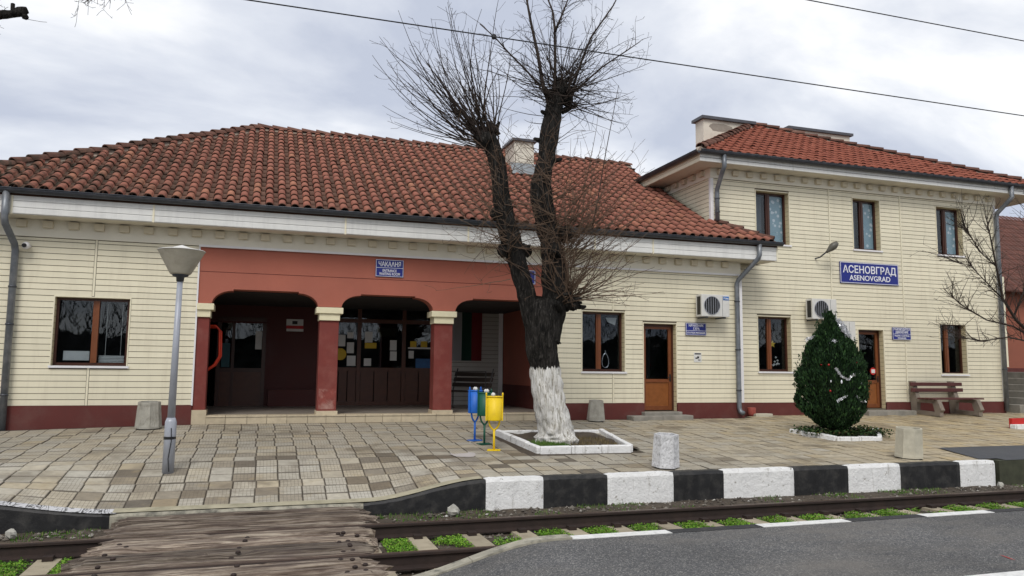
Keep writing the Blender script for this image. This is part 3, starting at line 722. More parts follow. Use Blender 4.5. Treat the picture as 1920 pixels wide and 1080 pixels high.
def ridge_run(parent, a, b, n, r=.115, m=None):
    a = Vector(a); b = Vector(b); d = (b - a) / n; L = d.length
    mb = MB(); k = 8
    for (y, s, dz) in ((0, 1.08, .03), (L * 1.08, .86, .0)):
        for i in range(k + 1):
            t = PI * i / k; mb.v.append((r * s * math.cos(t), y, r * s * math.sin(t) * .9 + dz))
    for i in range(k + 1):
        t = PI * i / k; mb.v.append((r * 1.08 * math.cos(t) * .82, .0, r * 1.08 * math.sin(t) * .9 * .82 + .03))
    for i in range(k): mb.f += [(i+1, i, k+1+i, k+2+i), (2*(k+1)+i+1, 2*(k+1)+i, i, i+1)]
    o = mb.build('ridge_tile', m or MT['ridge'], None, True); me = o.data; bpy.data.objects.remove(o)
    rz = math.atan2(-d.x, d.y); rx = math.atan2(d.z, math.hypot(d.x, d.y))
    for i in range(n):
        inst('ridge_tile', me, parent, a + d * i + Vector((0, 0, random.gauss(0, .006))), (rx + random.gauss(0, .015), random.gauss(0, .03), rz + random.gauss(0, .02)))
    # mortar bedding
    q = MB(); s = d.normalized().cross(Vector((0, 0, 1))) * r * 1.15; q.add([a - s - Vector((0,0,.09)), a + s - Vector((0,0,.09)), a + Vector((0,0,.06)), b - s - Vector((0,0,.09)), b + s - Vector((0,0,.09)), b + Vector((0,0,.06))], [(0,1,2),(5,4,3),(0,2,5,3),(2,1,4,5)])
    q.build('mortar', pmat('ridge_mortar', (.25, .20, .16), .95, .3, 9), parent)
def gutter(parent, a, b, r=.075):
    a = Vector(a); b = Vector(b); d = (b - a).normalized(); s = d.cross(Vector((0, 0, 1))).normalized(); mb = MB(); n = 8
    for p in (a, b):
        for rr in (r, r * .9):
            for i in range(n + 1):
                t = PI + PI * i / n; mb.v.append(tuple(p + s * rr * math.cos(t) + Vector((0, 0, rr * math.sin(t)))))
    m = n + 1
    for i in range(n): mb.f += [(i, i+1, 2*m+i+1, 2*m+i), (m+i+1, m+i, 3*m+i, 3*m+i+1)]
    mb.f += [(0, 2*m, 3*m, m), (n, m+n, 3*m+n, 2*m+n)]
    mb.tube([a + s * r, b + s * r], .011, 6); mb.tube([a - s * r, b - s * r], .009, 6)
    o = mb.build('gutter', MT['gutter'], parent, True)
    L = (b - a).length; br = MB(); k = 0.4
    while k < L:
        p = a + d * k; br.bar(p + s * (r + .008) + Vector((0, 0, .012)), p - s * (r + .008) + Vector((0, 0, .012)), .02, .006); k += 1.1
    br.build('gutter_bracket', MT['galv'], o)
def downpipe(parent, pts, r, m, bands=()):
    o = MB().tube(pts, r, 12).build('downpipe', m, parent, True)
    for z in bands:
        for a, b in zip(pts[:-1], pts[1:]):
            if min(a[2], b[2]) <= z <= max(a[2], b[2]) and abs(a[2] - b[2]) > .2:
                t = (z - a[2]) / (b[2] - a[2]); p = Vector(a).lerp(Vector(b), t)
                MB().lathe([(r + .002, -.018), (r + .012, -.014), (r + .012, .014), (r + .002, .018)], 12, p).build('pipe_clip', MT['gutter'], o, True)
    return o
def text_mesh(s, bold=.013):
    c = bpy.data.curves.new('lettering', 'FONT'); c.body = s; c.size = 1; c.offset = bold; c.resolution_u = 3; c.extrude = .002
    o = bpy.data.objects.new('lettering', c); col.objects.link(o); bpy.context.view_layer.update()
    me = bpy.data.meshes.new_from_object(o.evaluated_get(bpy.context.evaluated_depsgraph_get())); bpy.data.objects.remove(o); bpy.data.curves.remove(c)
    return me
def lettering(parent, s, x0, x1, zc, h, Y, m, bold=.013):   # fits the line into x0..x1 with cap height h, facing -Y
    me = text_mesh(s, bold); vs = [v.co.copy() for v in me.vertices]
    ax, bx_ = min(v.x for v in vs), max(v.x for v in vs); cap = .70; az_, bz_ = 0, cap
    w = wloc(parent); sx = (x1 - x0) / (bx_ - ax); sz = h / cap
    for v in me.vertices:
        c = v.co; v.co = (x0 + (c.x - ax) * sx - w.x, Y - .003 - c.z - w.y, zc + (c.y - cap / 2) * sz - w.z)
    me.flip_normals()
    o = bpy.data.objects.new('lettering', me); col.objects.link(o); o.parent = parent; me.materials.clear(); me.materials.append(m); return o
def sign(name, x0, x1, z0, z1, Y, lines, label, rule=None, border=.008, gap=.006):
    root = tag(empty(name, ((x0+x1)/2, Y, z0)), label, 'sign')
    MB().box(x0, x1, Y - .02, Y, z0, z1).build('plate', MT['signblue'], root)
    mb = MB(); b = border; g_ = gap; yy = (Y - .024, Y - .0195)
    mb.box(x0+g_, x1-g_, *yy, z0+g_, z0+g_+b); mb.box(x0+g_, x1-g_, *yy, z1-g_-b, z1-g_); mb.box(x0+g_, x0+g_+b, *yy, z0+g_+b, z1-g_-b); mb.box(x1-g_-b, x1-g_, *yy, z0+g_+b, z1-g_-b)
    if rule: mb.box(x0+g_+b, x1-g_-b, *yy, lerp(z0, z1, rule) - .004, lerp(z0, z1, rule) + .004)
    mb.build('border', MT['signwhite'], root)
    for (s, u0, u1, vc, vh) in lines: lettering(root, s, lerp(x0, x1, u0), lerp(x0, x1, u1), lerp(z0, z1, vc), (z1 - z0) * vh, Y - .021, MT['signwhite'])
    return root

# ================================================================== low wing of the station
D = 16.5; CB = 1.10; FB = 4.27; SO = 4.60; EY, EZ = 15.95, 5.07
low = tag(empty('station_hall', (3, D, .7)), 'long low cream station hall with red arched porch and orange tiled roof', 'building')
XL, XR = -5.35, 11.45; PL, PR = -1.23, 6.45
W1 = (-3.73, -2.44, 1.85, 3.15); W2 = (7.11, 8.20, 1.83, 3.23); D1 = (8.70, 9.58, .90, 2.99)
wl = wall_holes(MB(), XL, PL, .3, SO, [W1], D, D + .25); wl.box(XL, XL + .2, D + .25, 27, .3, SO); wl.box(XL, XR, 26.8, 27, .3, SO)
wall = wl.build('wall', MT['shade_sheath'], low)
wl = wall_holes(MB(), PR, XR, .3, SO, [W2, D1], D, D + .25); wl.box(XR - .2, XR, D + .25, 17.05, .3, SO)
wallr = wl.build('wall', MT['shade_sheath'], low)
clad(wall, XL, PL - .02, CB, FB, D - .012, [W1], [-3.09, at(181, 450, D).x * 0 - 3.09][:1], MT['cream'])
clad(wallr, PR + .03, XR - .06, CB, FB, D - .012, [W2, D1], [7.90], MT['cream'])
MB().box(PL - .018, PL + .012, D - .03, D + .01, CB - .01, FB).build('corner_strip', MT['sill'], wall)
MB().box(XR - .065, XR + .012, D - .03, D + .03, CB - .01, SO - .3).build('corner_strip', MT['sill'], wallr)
pl = MB()
for a, b in ((XL - .03, PL - .002), (PR + .002, D1[0]), (D1[1], XR + .01)): MB().box(a, b, D - .035, D + .05, .25, CB - .004).build('plinth', MT['maroon'], low)
def blinds(o, x0, x1, z0, z1, xm, yf):
    mb = MB()
    for k in range(5): mb.box(xm + .07, x1 - .08, yf + .05, yf + .075, z0 + .065 + k * .028, z0 + .085 + k * .028)
    mb.box(x0 + .15, xm - .1, yf + .09, yf + .10, z0 + .1, z0 + .28); mb.build('blind', MT['paper'], o)
    mb = MB()
    for xx in (lerp(xm, x1, .3), lerp(xm, x1, .75)): mb.tube([(xx, yf + .06, z0 + .2), (xx, yf + .06, z1 - .1)], .004, 5)
    mb.build('blind_cord', MT['paper'], o)
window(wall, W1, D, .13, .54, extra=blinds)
def vase(o, x0, x1, z0, z1, xm, yf):
    cx = lerp(xm, x1, .40); mb = MB(); n = 28; pts = []
    for k in range(n + 1):
        t = -PI/2 + .12 + (2*PI - .0) * k / n; pts.append((cx + .085 * math.cos(t) * (1 - .25 * math.sin(t)), yf + .12, z0 + .26 + .17 * math.sin(t)))
    mb.tube(pts, .010, 6); mb.tube([(cx, yf + .12, z0 + .42), (cx, yf + .12, z0 + .5)], .014, 6); mb.build('window_ornament', MT['silver'], o)
    mb = MB().quad((xm + .22, yf + .05, z1 - .12), (x1 - .1, yf + .05, z1 - .12), (x1 - .14, yf + .05, z1 - .3), (xm + .27, yf + .05, z1 - .22)); mb.build('paper', MT['paper'], o)
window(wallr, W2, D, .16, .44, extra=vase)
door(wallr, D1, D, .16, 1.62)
# frieze, dentils, soffit, fascia
fr = MB().box(XL - .03, XR - .03, D - .045, D + .02, FB + .002, SO - .002).build('frieze', MT['frieze'], low)
MB().box(PL - .02, XR - .05, D - .065, D - .02, FB - .022, FB + .022).build('moulding', MT['sill'], fr)
dm = MB().prism([(-.085, -.065), (.0, -.065), (.0, .065), (-.085, .065)], 'x', -.085, .085).build('dentil', pmat('dentil_plaster', (.62, .565, .44), .8, .06, 4), None); dme = dm.data; bpy.data.objects.remove(dm)
x = at(40, 418, D).x + .03
while x < XR - .25: inst('dentil', dme, fr, (x, D - .045, 4.505)); x += .437
sf = MB().box(XL - .6, 12.14, EY + .035, D + .02, SO, SO + .025).build('soffit', MT['soffit'], low)
fx = [XL - .6, at(22, 380, EY).x, at(288, 400, EY).x, at(648, 425, EY).x, 4.2, 7.2, at(1225, 460, EY).x, 12.15]
for i in range(len(fx) - 1):
    for k in range(3):
        z0 = SO + .012 + k * .118
        MB().prism([(EY + .03, z0), (EY + .012, z0 + .003), (EY + .010, z0 + .100), (EY + .018, z0 + .108), (EY + .03, z0 + .114)], 'x', fx[i] + .016, fx[i+1] - .016).build('fascia_board', MT['white'], sf)
    MB().box(fx[i+1] - .018, fx[i+1] + .018, EY + .002, EY + .034, SO - .004, SO + .37).build('fascia_strip', MT['cream_trim'], sf)
MB().box(XL - .6, 12.17, EY + .03, EY + .06, SO + .002, EZ - .02).build('fascia_backing', MT['white'], sf)
mb = MB(); mb.box(12.14, 12.165, EY + .035, 17.0, SO + .01, EZ - .02); mb.build('fascia_return', MT['white'], sf)
# roof
rs = .57; RY = 21.65; RZ = EZ + rs * (RY - EY); RX0 = -.22; HXL = RX0 - (RY - EY)
rf = MB()
rf.add([(HXL, EY, EZ - .03), (12.16, EY, EZ - .03), (10.97, 17.14, EZ + rs * 1.19 - .03), (10.97, RY, RZ - .03), (RX0, RY, RZ - .03)], [(0, 1, 2, 3, 4)])
rf.add([(HXL, EY, EZ - .03), (RX0, RY, RZ - .03), (HXL, 2*RY - EY, EZ - .03)], [(0, 1, 2)]); rf.add([(HXL, 2*RY - EY, EZ - .03), (RX0, RY, RZ - .03), (11.2, RY, RZ - .03), (11.2, 2*RY - EY, EZ - .03)], [(0, 1, 2, 3)])
rf.add([(12.16, EY, EZ - .03), (12.16, 17.02, EZ - .03), (10.97, 17.14, EZ + rs * 1.19 - .03)], [(0, 1, 2)]); rf.box(HXL, 12.15, EY, EY + .03, EZ - .13, EZ - .035)
roof = rf.build('roof', pmat('roof_deck', (.06, .03, .02), .9, .3, 5), low)
def in_low(x, y):
    if x < HXL + (y - EY) + .05 or y > RY - .06: return False
    return x < 12.12 - (y - EY) if y < 17.1 else x < 10.9
tile_roof(roof, (HXL - .03, 12.2), EY - .07, EZ - .035, rs, 20, .247, .337, in_low, .086, MT['tile'], MT['pan'], 'roof_tile', 290)
ridge_run(roof, (RX0 - .1, RY, RZ + .03), (11.0, RY, RZ + .03), 29)
ridge_run(roof, (HXL + .02, EY + .02, EZ + .05), (RX0, RY, RZ + .05), 25, .125)
ridge_run(roof, (12.08, EY + .06, EZ + .05), (11.02, 17.06, EZ + .66), 4, .10)
gutter(roof, (HXL, EY - .06, EZ - .02), (12.25, EY - .06, EZ - .02), .085)
# small chimney on the hall roof
cx0, cx1 = at(964, 290, 19.75).x, at(1001, 290, 19.75).x; cy0, cy1 = 19.75, 20.55; ctz = at(985, 266, 19.75).z
c1 = MB().box(cx0, cx1, cy0, cy1, 6.9, ctz).build('chimney', MT['chim'], roof)
MB().box(cx0 - .07, cx1 + .07, cy0 - .07, cy1 + .07, ctz, ctz + .07).build('chimney_cap', MT['capmetal'], c1)
mb = MB(); mb.add([(cx0 - .12, cy0 - .25, EZ + rs * (cy0 - .25 - EY) + .09), (cx1 + .12, cy0 - .25, EZ + rs * (cy0 - .25 - EY) + .09), (cx1 + .12, cy0 - .01, 7.55), (cx0 - .12, cy0 - .01, 7.55)], [(0, 1, 2, 3)]); mb.build('chimney_flashing', MT['galv'], c1)
# drain pipes of the hall
xg = at(12, 360, EY - .06).x
downpipe(low, [(xg, EY - .06, EZ - .08), (xg, EY - .06, 4.50), (xg + .01, EY - .02, 4.40), (xg + .07, D - .17, 4.10), (xg + .08, D - .12, 3.98), (xg + .08, D - .11, .60)], .062, MT['pipe'], (3.3, 2.6, 1.3))
xp = at(1382, 560, D - .1).x; xt = at(1424, 465, EY - .06).x
downpipe(low, [(xt, EY - .06, EZ - .08), (xt, EY - .06, 4.72), (xt - .03, EY - .03, 4.62), (xp + .04, D - .13, 4.15), (xp, D - .1, 4.05), (xp, D - .1, .98), (xp + .01, D - .13, .88), (xp + .04, D - .22, .84)], .058, MT['pipe'], (3.6, 2.4, 1.4))

# ---- porch
porch = low
SP = 3.11; TP = 3.42; OPS = [(-.96, 1.12), (1.60, 3.57), (4.07, 6.46)]
def arch(x):
    for a, b in OPS:
        if a < x < b:
            r = .40; t = min(x - a, b - x)
            if t < r: return SP + (TP - .03 - SP) * math.sqrt(max(0, 1 - (1 - t / r) ** 2))
            return TP
    return SP
xs = sorted(set([PL, PR] + [a + k for a, b in OPS for k in (.0005, .01, .03, .06, .1, .15, .21, .28, .34, .3999, .4001)] + [b - k for a, b in OPS for k in (.0005, .01, .03, .06, .1, .15, .21, .28, .34, .3999, .4001)]))
xs = [x for x in xs if PL <= x <= PR]
def arch_wall(y0, y1, ztop, name, m):
    mb = MB()
    for x in xs: z = arch(x); mb.v += [(x, y0, z), (x, y0, ztop), (x, y1, z), (x, y1, ztop)]
    for i in range(len(xs) - 1):
        a, b = 4*i, 4*i + 4
        mb.f += [(a, b, b+1, a+1), (a+2, a+3, b+3, b+2), (a, a+2, b+2, b)]
    return mb.build(name, m, porch)
aw = arch_wall(D - .005, D + .36, 3.752, 'arch_beam', MT['salmon'])
MB().box(PL, PR, D + .004, D + .36, 3.752, 3.764).build('groove', MT['pillar'], aw)
MB().box(PL, PR, D - .005, D + .36, 3.764, FB + .003).build('upper_band', MT['salmon'], aw)
for i, (a, b) in enumerate(((PL, -.985), (1.165, 1.56), (3.61, 4.02))):
    p = MB().box(a, b, D + .01, D + .38, .88, 2.84); 
    po = p.build('pillar', MT['pillar'], porch, bevel=.012)
    if i == 1: MB().box(a + .03, b - .02, D + .0075, D + .02, 1.0, 1.42).build('worn_patch', pmat('worn_plaster', (.21, .050, .040), .9, .2, 9, (.42, .27, .23), 3.5, .9), po)
    cp = MB(); a2 = a if i == 0 else a - .015
    cp.box(a2, b + .015, D - .03, D + .41, 2.84, 2.985); cp.box(a2 - (0 if i == 0 else .065), b + .075, D - .07, D + .45, 2.985, 3.112); cp.build('capital', MT['capital'], po, bevel=.008)
    MB().box(a - .02, b + .025, D - .025, D + .40, .60 if i == 0 else .886, 1.00 if i == 0 else .965).build('pillar_base', MT['steptile'], po)
FZ = .885
flo = MB().box(PL, PR, D + .06, 20.6, .5, FZ - .002).build('porch_floor', MT['floor'], porch)
x = -.96
while x < PR - .05:
    w = random.uniform(.36, .42); x1 = min(PR, x + w)
    MB().box(x + .004, x1 - .004, D - .03, D + .07, .45, FZ - .028).build('step_tile', MT['steptile'], flo)
    MB().box(x + .004, x1 - .004, D - .045, D + .36, FZ - .026, FZ + .004).build('step_tread', MT['steptile'], flo); x = x1
YB = 20.5
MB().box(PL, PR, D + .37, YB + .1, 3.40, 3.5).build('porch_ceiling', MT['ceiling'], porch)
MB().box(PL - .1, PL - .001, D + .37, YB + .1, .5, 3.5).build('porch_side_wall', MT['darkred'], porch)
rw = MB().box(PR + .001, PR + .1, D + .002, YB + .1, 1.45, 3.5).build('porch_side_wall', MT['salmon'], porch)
MB().box(PR - .006, PR + .1, D + .002, YB, .5, 1.45).build('dado', MT['maroon'], rw)
def bx_at(px): return at(px, 680, YB).x
xa, xb, xc, xd = bx_at(405), bx_at(497), bx_at(614), bx_at(838)
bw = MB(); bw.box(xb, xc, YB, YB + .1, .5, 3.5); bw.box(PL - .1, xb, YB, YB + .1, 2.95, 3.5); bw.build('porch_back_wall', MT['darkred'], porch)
MB().box(xb + .1, xc, YB - .42, YB - .001, FZ, FZ + .42).build('masonry_seat', MT['darkred'], porch)
# glazed entrance door at the end
z1g = at(450, 602, YB).z; z0g = at(450, 690, YB).z
gd = MB(); 
for (a, b) in ((xa, xa + .09), (lerp(xa, xb, .30), lerp(xa, xb, .30) + .07), (xb - .09, xb)): gd.box(a, b, YB - .04, YB + .05, FZ, 2.95)
gd.box(xa, xb, YB - .035, YB + .045, z1g, z1g + .1); gd.box(xa, xb, YB - .035, YB + .045, z0g - .1, z0g); gdo = gd.build('entrance_door', MT['dbrown'], porch)
MB().box(xa, xb, YB - .01, YB + .02, FZ, z0g - .1).build('panel', MT['partition'], gdo)
for a, b in ((xa + .09, lerp(xa, xb, .30)), (lerp(xa, xb, .30) + .07, xb - .09)): MB().box(a, b, YB, YB + .008, z0g, 2.95).build('pane', MT['glass'], gdo)
MB().quad((lerp(xa, xb, .1), YB - .012, z0g + .02), (lerp(xa, xb, .27), YB - .012, z0g + .02), (lerp(xa, xb, .27), YB - .012, z0g + .62), (lerp(xa, xb, .1), YB - .012, z0g + .62)).build('poster', MT['tealst'], gdo)
MB().quad((lerp(xa, xb, .78), YB - .012, at(480, 655, YB).z), (xb - .10, YB - .012, at(480, 655, YB).z), (xb - .10, YB - .012, at(480, 621, YB).z), (lerp(xa, xb, .78), YB - .012, at(480, 621, YB).z)).build('notice', MT['paper'], gdo)
# glazed timber partition
zt1, zt0 = at(720, 603, YB).z, at(720, 693, YB).z
pp = MB(); xv = [xc, bx_at(672), bx_at(756), xd]
for k, xx in enumerate(xv): pp.box(xx - .05, xx + .05, YB - .05, YB + .06, FZ, 3.4)
pp.box(xc, xd, YB - .045, YB + .05, zt1 - .05, zt1 + .05); pp.box(xc, xd, YB - .045, YB + .05, zt0 - .05, zt0 + .05); pp.box(xc, xd, YB - .045, YB + .05, FZ, FZ + .1)
po = pp.build('glazed_partition', MT['partition'], porch)
for k in range(3):
    a, b = xv[k] + .05, xv[k+1] - .05
    MB().box(a, b, YB, YB + .008, zt0 + .05, zt1 - .05).build('pane', MT['glass'], po); MB().box(a, b, YB, YB + .008, zt1 + .05, 3.4).build('pane', MT['glass'], po)
    n = 3
    for q in range(n): MB().box(lerp(a, b, q / n) + .012, lerp(a, b, (q+1) / n) - .012, YB - .02, YB + .02, FZ + .1, zt0 - .05).build('panel', MT['partition'], po)
def post(px0, py0, px1, py1, m, name='notice'):
    a, b = at(px0, py1, YB - .02), at(px1, py0, YB - .02); return MB().box(a.x, b.x, YB - .018, YB - .010, a.z, b.z).build(name, m, po)
for q in ((632, 628, 648, 649), (651, 623, 663, 634), (650, 642, 664, 662), (650, 667, 667, 686), (684, 622, 699, 642), (682, 672, 696, 686), (731, 638, 744, 657), (731, 659, 744, 676), (766, 658, 776, 672)): post(*q, MT['paper'])
post(684, 643, 706, 653, MT['yellowst'])
for a in (769, 789, 808): post(a, 640, a + 12, 651, MT['yellowst'])
post(765, 652, 817, 654, MT['paper'], 'shelf_edge'); post(779, 673, 814, 692, MT['bluest'], 'poster')
c = at(638, 664, YB - .02); MB().lathe([(.155, 0), (.155, .008)], 24, (0, 0, 0)).build('tmp', None); tmp = bpy.data.objects['tmp']; me_ = tmp.data; bpy.data.objects.remove(tmp); me_.materials.append(MT['yellowst'])
st = inst('round_sticker', me_, po, (c.x, YB - .012, c.z), (PI/2, 0, 0))
# room behind glass
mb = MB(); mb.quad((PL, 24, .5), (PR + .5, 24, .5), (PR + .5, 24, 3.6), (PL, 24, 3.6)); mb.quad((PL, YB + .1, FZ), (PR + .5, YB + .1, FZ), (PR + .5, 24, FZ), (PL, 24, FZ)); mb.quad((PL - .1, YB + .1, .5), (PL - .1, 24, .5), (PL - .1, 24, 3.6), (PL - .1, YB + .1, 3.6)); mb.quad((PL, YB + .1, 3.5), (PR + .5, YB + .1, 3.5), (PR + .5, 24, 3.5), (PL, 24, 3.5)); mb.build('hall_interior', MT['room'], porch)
# sided wall under the third arch
bs = MB().box(xd + .05, PR, YB, YB + .1, .5, 3.5).build('porch_board_wall', MT['shade_sheath'], porch)
clad(bs, xd + .06, PR - .14, FZ, 3.40, YB - .012, [], [], pmat('shaded_board', (.42, .41, .38), .5, .06, 2, orand=.03))  # boards greyed: the porch shade is put into their colour
MB().box(PR - .14, PR - .03, YB - .05, YB, FZ, 3.40).build('corner_strip', MT['sill'], bs)
# flag, bench, tube frame, notice
fl = tag(empty('flag', (at(870, 620, YB - .05).x, YB - .06, 1.6)), 'white green and red flag hanging upright on the porch wall', 'flag')
fa, fb_ = at(846, 676, YB - .05), at(904, 577, YB - .05)
for k, m in enumerate(('flagw', 'flagg', 'flagr')):
    e0, e1 = lerp(fa.x, fb_.x, k / 3), lerp(fa.x, fb_.x, (k + 1) / 3); mb = MB(); nn = 8
    for i in range(nn + 1):
        for q in range(9):
            X_ = lerp(e0, e1, q / 8); Z_ = lerp(fb_.z, fa.z, i / nn); mb.v.append((X_, YB - .045 - .02 * math.sin(X_ * 11 + i * .25), Z_))
    for i in range(nn):
        for q in range(8): mb.f.append((i*9+q, i*9+q+1, (i+1)*9+q+1, (i+1)*9+q))
    mb.build('stripe', MT[m], fl, True)
bn = empty('porch_bench', (0, 0, 0), 'dark slatted bench with thin metal frame inside the porch', 'bench')
for k in range(4): MB().box(-.6, .6, -.22 + k * .115, -.13 + k * .115, .42, .45).build('seat_slat', MT['darkslat'], bn)
for k in range(3):
    MB().bar((-.6, .26 + k * .05, .58 + k * .13), (.6, .26 + k * .05, .58 + k * .13), .022, .10, (0, .35, 1)).build('back_slat', MT['darkslat'], bn)
for s in (-.55, .55):
    mb = MB(); mb.tube([(s, -.2, 0), (s, -.2, .42)], .016, 6); mb.tube([(s, .22, 0), (s, .22, .45), (s, .40, .98)], .016, 6); mb.tube([(s, -.2, .41), (s, .22, .41)], .016, 6); mb.build('leg', MT['black'], bn)
pb = at(872, 756, 18.3); bn.location = (pb.x, 18.3, FZ); bn.rotation_euler = (0, 0, math.radians(-52))
rl = empty('railing', (0, 0, 0), 'thin dark metal railing beside the porch bench', 'railing')
mb = MB(); a, b = at(845, 697, 17.2), at(911, 697, 17.2); mb.tube([(a.x, 17.2, FZ), (a.x, 17.2, a.z), (b.x, 17.2, b.z), (b.x, 17.2, FZ)], .014, 6); mb.build('rail_frame', MT['black'], rl)
tf = empty('tube_frame', (at(395, 650, 17.3).x, 17.3, FZ), 'bright orange-red bent tube rail behind the left pillar', 'rail')
for k, dy in enumerate((0, .06)):
    pts = [at(380, 611 + 3 * k, 17.3 + dy), at(405 + 2 * k, 611 + 3 * k, 17.3 + dy), at(412 + 3 * k, 619 + 3 * k, 17.3 + dy), at(411 + 3 * k, 668, 17.3 + dy), at(401 + 3 * k, 684, 17.3 + dy), at(382 + 3 * k, 697, 17.3 + dy)]
    MB().tube(pts, .022, 8).build('tube', MT['orange'], tf, True)
MB().tube([at(384, 611, 17.3), Vector((at(384, 700, 17.3).x, 17.3, FZ + .1)), Vector((at(384, 700, 17.3).x, 17.3, FZ))], .02, 8).build('post', MT['orange'], tf)
cc = empty('camera_notice', (at(552, 610, YB - .01).x, YB - .01, 2), 'small white and red warning notice on the dark porch wall', 'sign')
def ccb(px0, py0, px1, py1, m, n, dy): a, b = at(px0, py1, YB - .02), at(px1, py0, YB - .02); MB().box(a.x, b.x, YB - dy - .01, YB - .001, a.z, b.z).build(n, m, cc)
ccb(537, 599, 569, 610, MT['paper'], 'plate', .01); ccb(537, 611, 569, 616, MT['redpaint'], 'stripe', .01); ccb(537, 617, 569, 621, MT['paper'], 'plate', .01); ccb(548, 602, 558, 608, MT['black'], 'camera_symbol', .014)

# ================================================================== two-storey wing
Y2 = 17.0; C2 = 1.07; F2 = 6.86; S2 = 7.12; E2Y, E2Z = 16.45, 7.40; UX, UR = 10.95, 20.66
two = tag(empty('station_house', (15, Y2, .7)), 'two-storey cream station house with tiled hip roof and blue name sign', 'building')
U = [(12.30, 13.34, 5.23, 6.64), (15.45, 16.38, 5.25, 6.68), (18.42, 19.39, 5.27, 6.67)]; LW = [(12.28, 13.30, 1.87, 3.30), (18.36, 19.32, 1.84, 3.29)]; D2 = (15.49, 16.34, .89, 3.04)
HO = U + LW + [D2]
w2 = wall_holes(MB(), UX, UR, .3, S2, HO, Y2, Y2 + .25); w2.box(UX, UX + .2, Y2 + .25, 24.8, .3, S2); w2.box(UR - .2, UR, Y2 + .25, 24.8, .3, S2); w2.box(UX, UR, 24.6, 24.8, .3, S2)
wall2 = w2.build('wall', MT['shade_sheath'], two)
clad(wall2, UX + .06, UR - .05, C2, F2, Y2 - .012, HO, [14.66, 17.11], MT['cream'])
z = 5.2
while z < F2:                                # side wall above the hall roof
    MB().prism([(UX - .012, z), (UX - .002, z + .004), (UX - .015, z + .05), (UX - .012, z + .103), (UX - .004, z + .108)], 'y', Y2 + .05, 21).build('board', MT['cream'], wall2) if False else MB().box(UX - .013, UX - .001, Y2 + .05, 21.2, z + .006, z + BP - .006).build('board', MT['cream'], wall2)
    z += BP
MB().box(UX - .03, UX + .06, Y2 - .03, Y2 + .05, 5.2, F2).build('corner_strip', MT['sill'], wall2)
MB().box(UR - .05, UR + .02, Y2 - .03, Y2 + .05, C2, F2).build('corner_strip', MT['sill'], wall2)
p2 = MB()
for a, b in ((11.47, D2[0]), (D2[1], UR + .02)): MB().box(a, b, Y2 - .035, Y2 + .05, .25, C2 - .004).build('plinth', MT['maroon'], two)
def curt(o, x0, x1, z0, z1, xm, yf):
    MB().quad((xm + .0, yf + .035, z0 + .07), (x1 - .03, yf + .035, z0 + .07), (x1 - .03, yf + .035, z1 - .08), (xm + .0, yf + .035, z1 - .08)).build('curtain', MT['curtain'], o)
    MB().quad((x0 + .07, yf + .14, z0 + .07), (xm - .08, yf + .14, z0 + .07), (xm - .08, yf + .14, z1 - .08), (x0 + .07, yf + .14, z1 - .08)).build('curtain', pmat('grey_net_curtain', (.10, .11, .125), .9, .15, 6, bst=0), o)
def figs(o, x0, x1, z0, z1, xm, yf):
    cx = lerp(xm, x1, .28); zc = z0 + .72; poly = []
    for k in range(10):
        r = .10 if k % 2 == 0 else .045; t = PI/2 + PI * k / 5; poly.append((cx + r * math.cos(t), zc + r * math.sin(t)))
    MB().prism(poly, 'y', yf + .05, yf + .06).build('paper_star', MT['star'], o)
    mb = MB()
    for k in range(9): mb.lathe([(.004, -.03), (.032, 0), (.004, .03)], 7, (cx + random.uniform(-.02, .26), yf + .1, z0 + .15 + random.uniform(0, .22)))
    mb.build('paper_flowers', MT['paper'], o)
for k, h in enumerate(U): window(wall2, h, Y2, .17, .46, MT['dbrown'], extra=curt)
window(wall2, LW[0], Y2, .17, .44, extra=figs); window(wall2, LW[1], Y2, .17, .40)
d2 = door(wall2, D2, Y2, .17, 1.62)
c = at(1637, 696, Y2 + .14); MB().lathe([(.10, 0), (.10, .006)], 20).build('tmp2', None); tmp = bpy.data.objects['tmp2']; me_ = tmp.data; bpy.data.objects.remove(tmp); me_.materials.append(MT['redpaint'])
inst('no_entry_sticker', me_, d2, (c.x, Y2 + .145, c.z), (PI/2, 0, 0)); MB().box(c.x - .06, c.x + .06, Y2 + .133, Y2 + .137, c.z - .05, c.z + .05).build('sticker_centre', MT['paper'], d2)
fr2 = MB(); fr2.box(UX - .04, UR + .03, Y2 - .05, Y2 + .02, F2 + .002, S2 - .002); fr2.box(UX - .045, UX + .02, Y2 + .02, 21, F2 + .002, S2 - .002); fr2 = fr2.build('frieze', MT['frieze'], two)
x = UX + .25
while x < UR - .1: inst('dentil', dme, fr2, (x, Y2 - .05, S2 - .105)); x += .437
y = Y2 + .3
while y < 19.8: inst('dentil', dme, fr2, (UX - .045, y, S2 - .105), (0, 0, -PI/2)); y += .437
ELX, ERX = 10.31, 22.3; AP = Vector((14.91, 20.6, E2Z + .57 * (20.6 - E2Y)))
sf2 = MB(); sf2.box(ELX + .03, ERX - .03, E2Y + .035, Y2 + .02, S2, S2 + .02); sf2.box(ELX + .03, UX + .02, Y2 + .02, 25.2, S2, S2 + .02); sf2.box(UR, ERX - .03, Y2 + .02, 25.2, S2, S2 + .02); sf2 = sf2.build('soffit', MT['soffit'], two)
xx = [ELX, 13.1, 16.6, 20.1, ERX]
for i in range(4):
    for k in range(2):
        z0 = S2 + .004 + k * .105; MB().prism([(E2Y + .035, z0), (E2Y + .014, z0 + .003), (E2Y + .012, z0 + .092), (E2Y + .035, z0 + .10)], 'x', xx[i] + .004, xx[i+1] - .004).build('fascia_board', MT['white'], sf2)
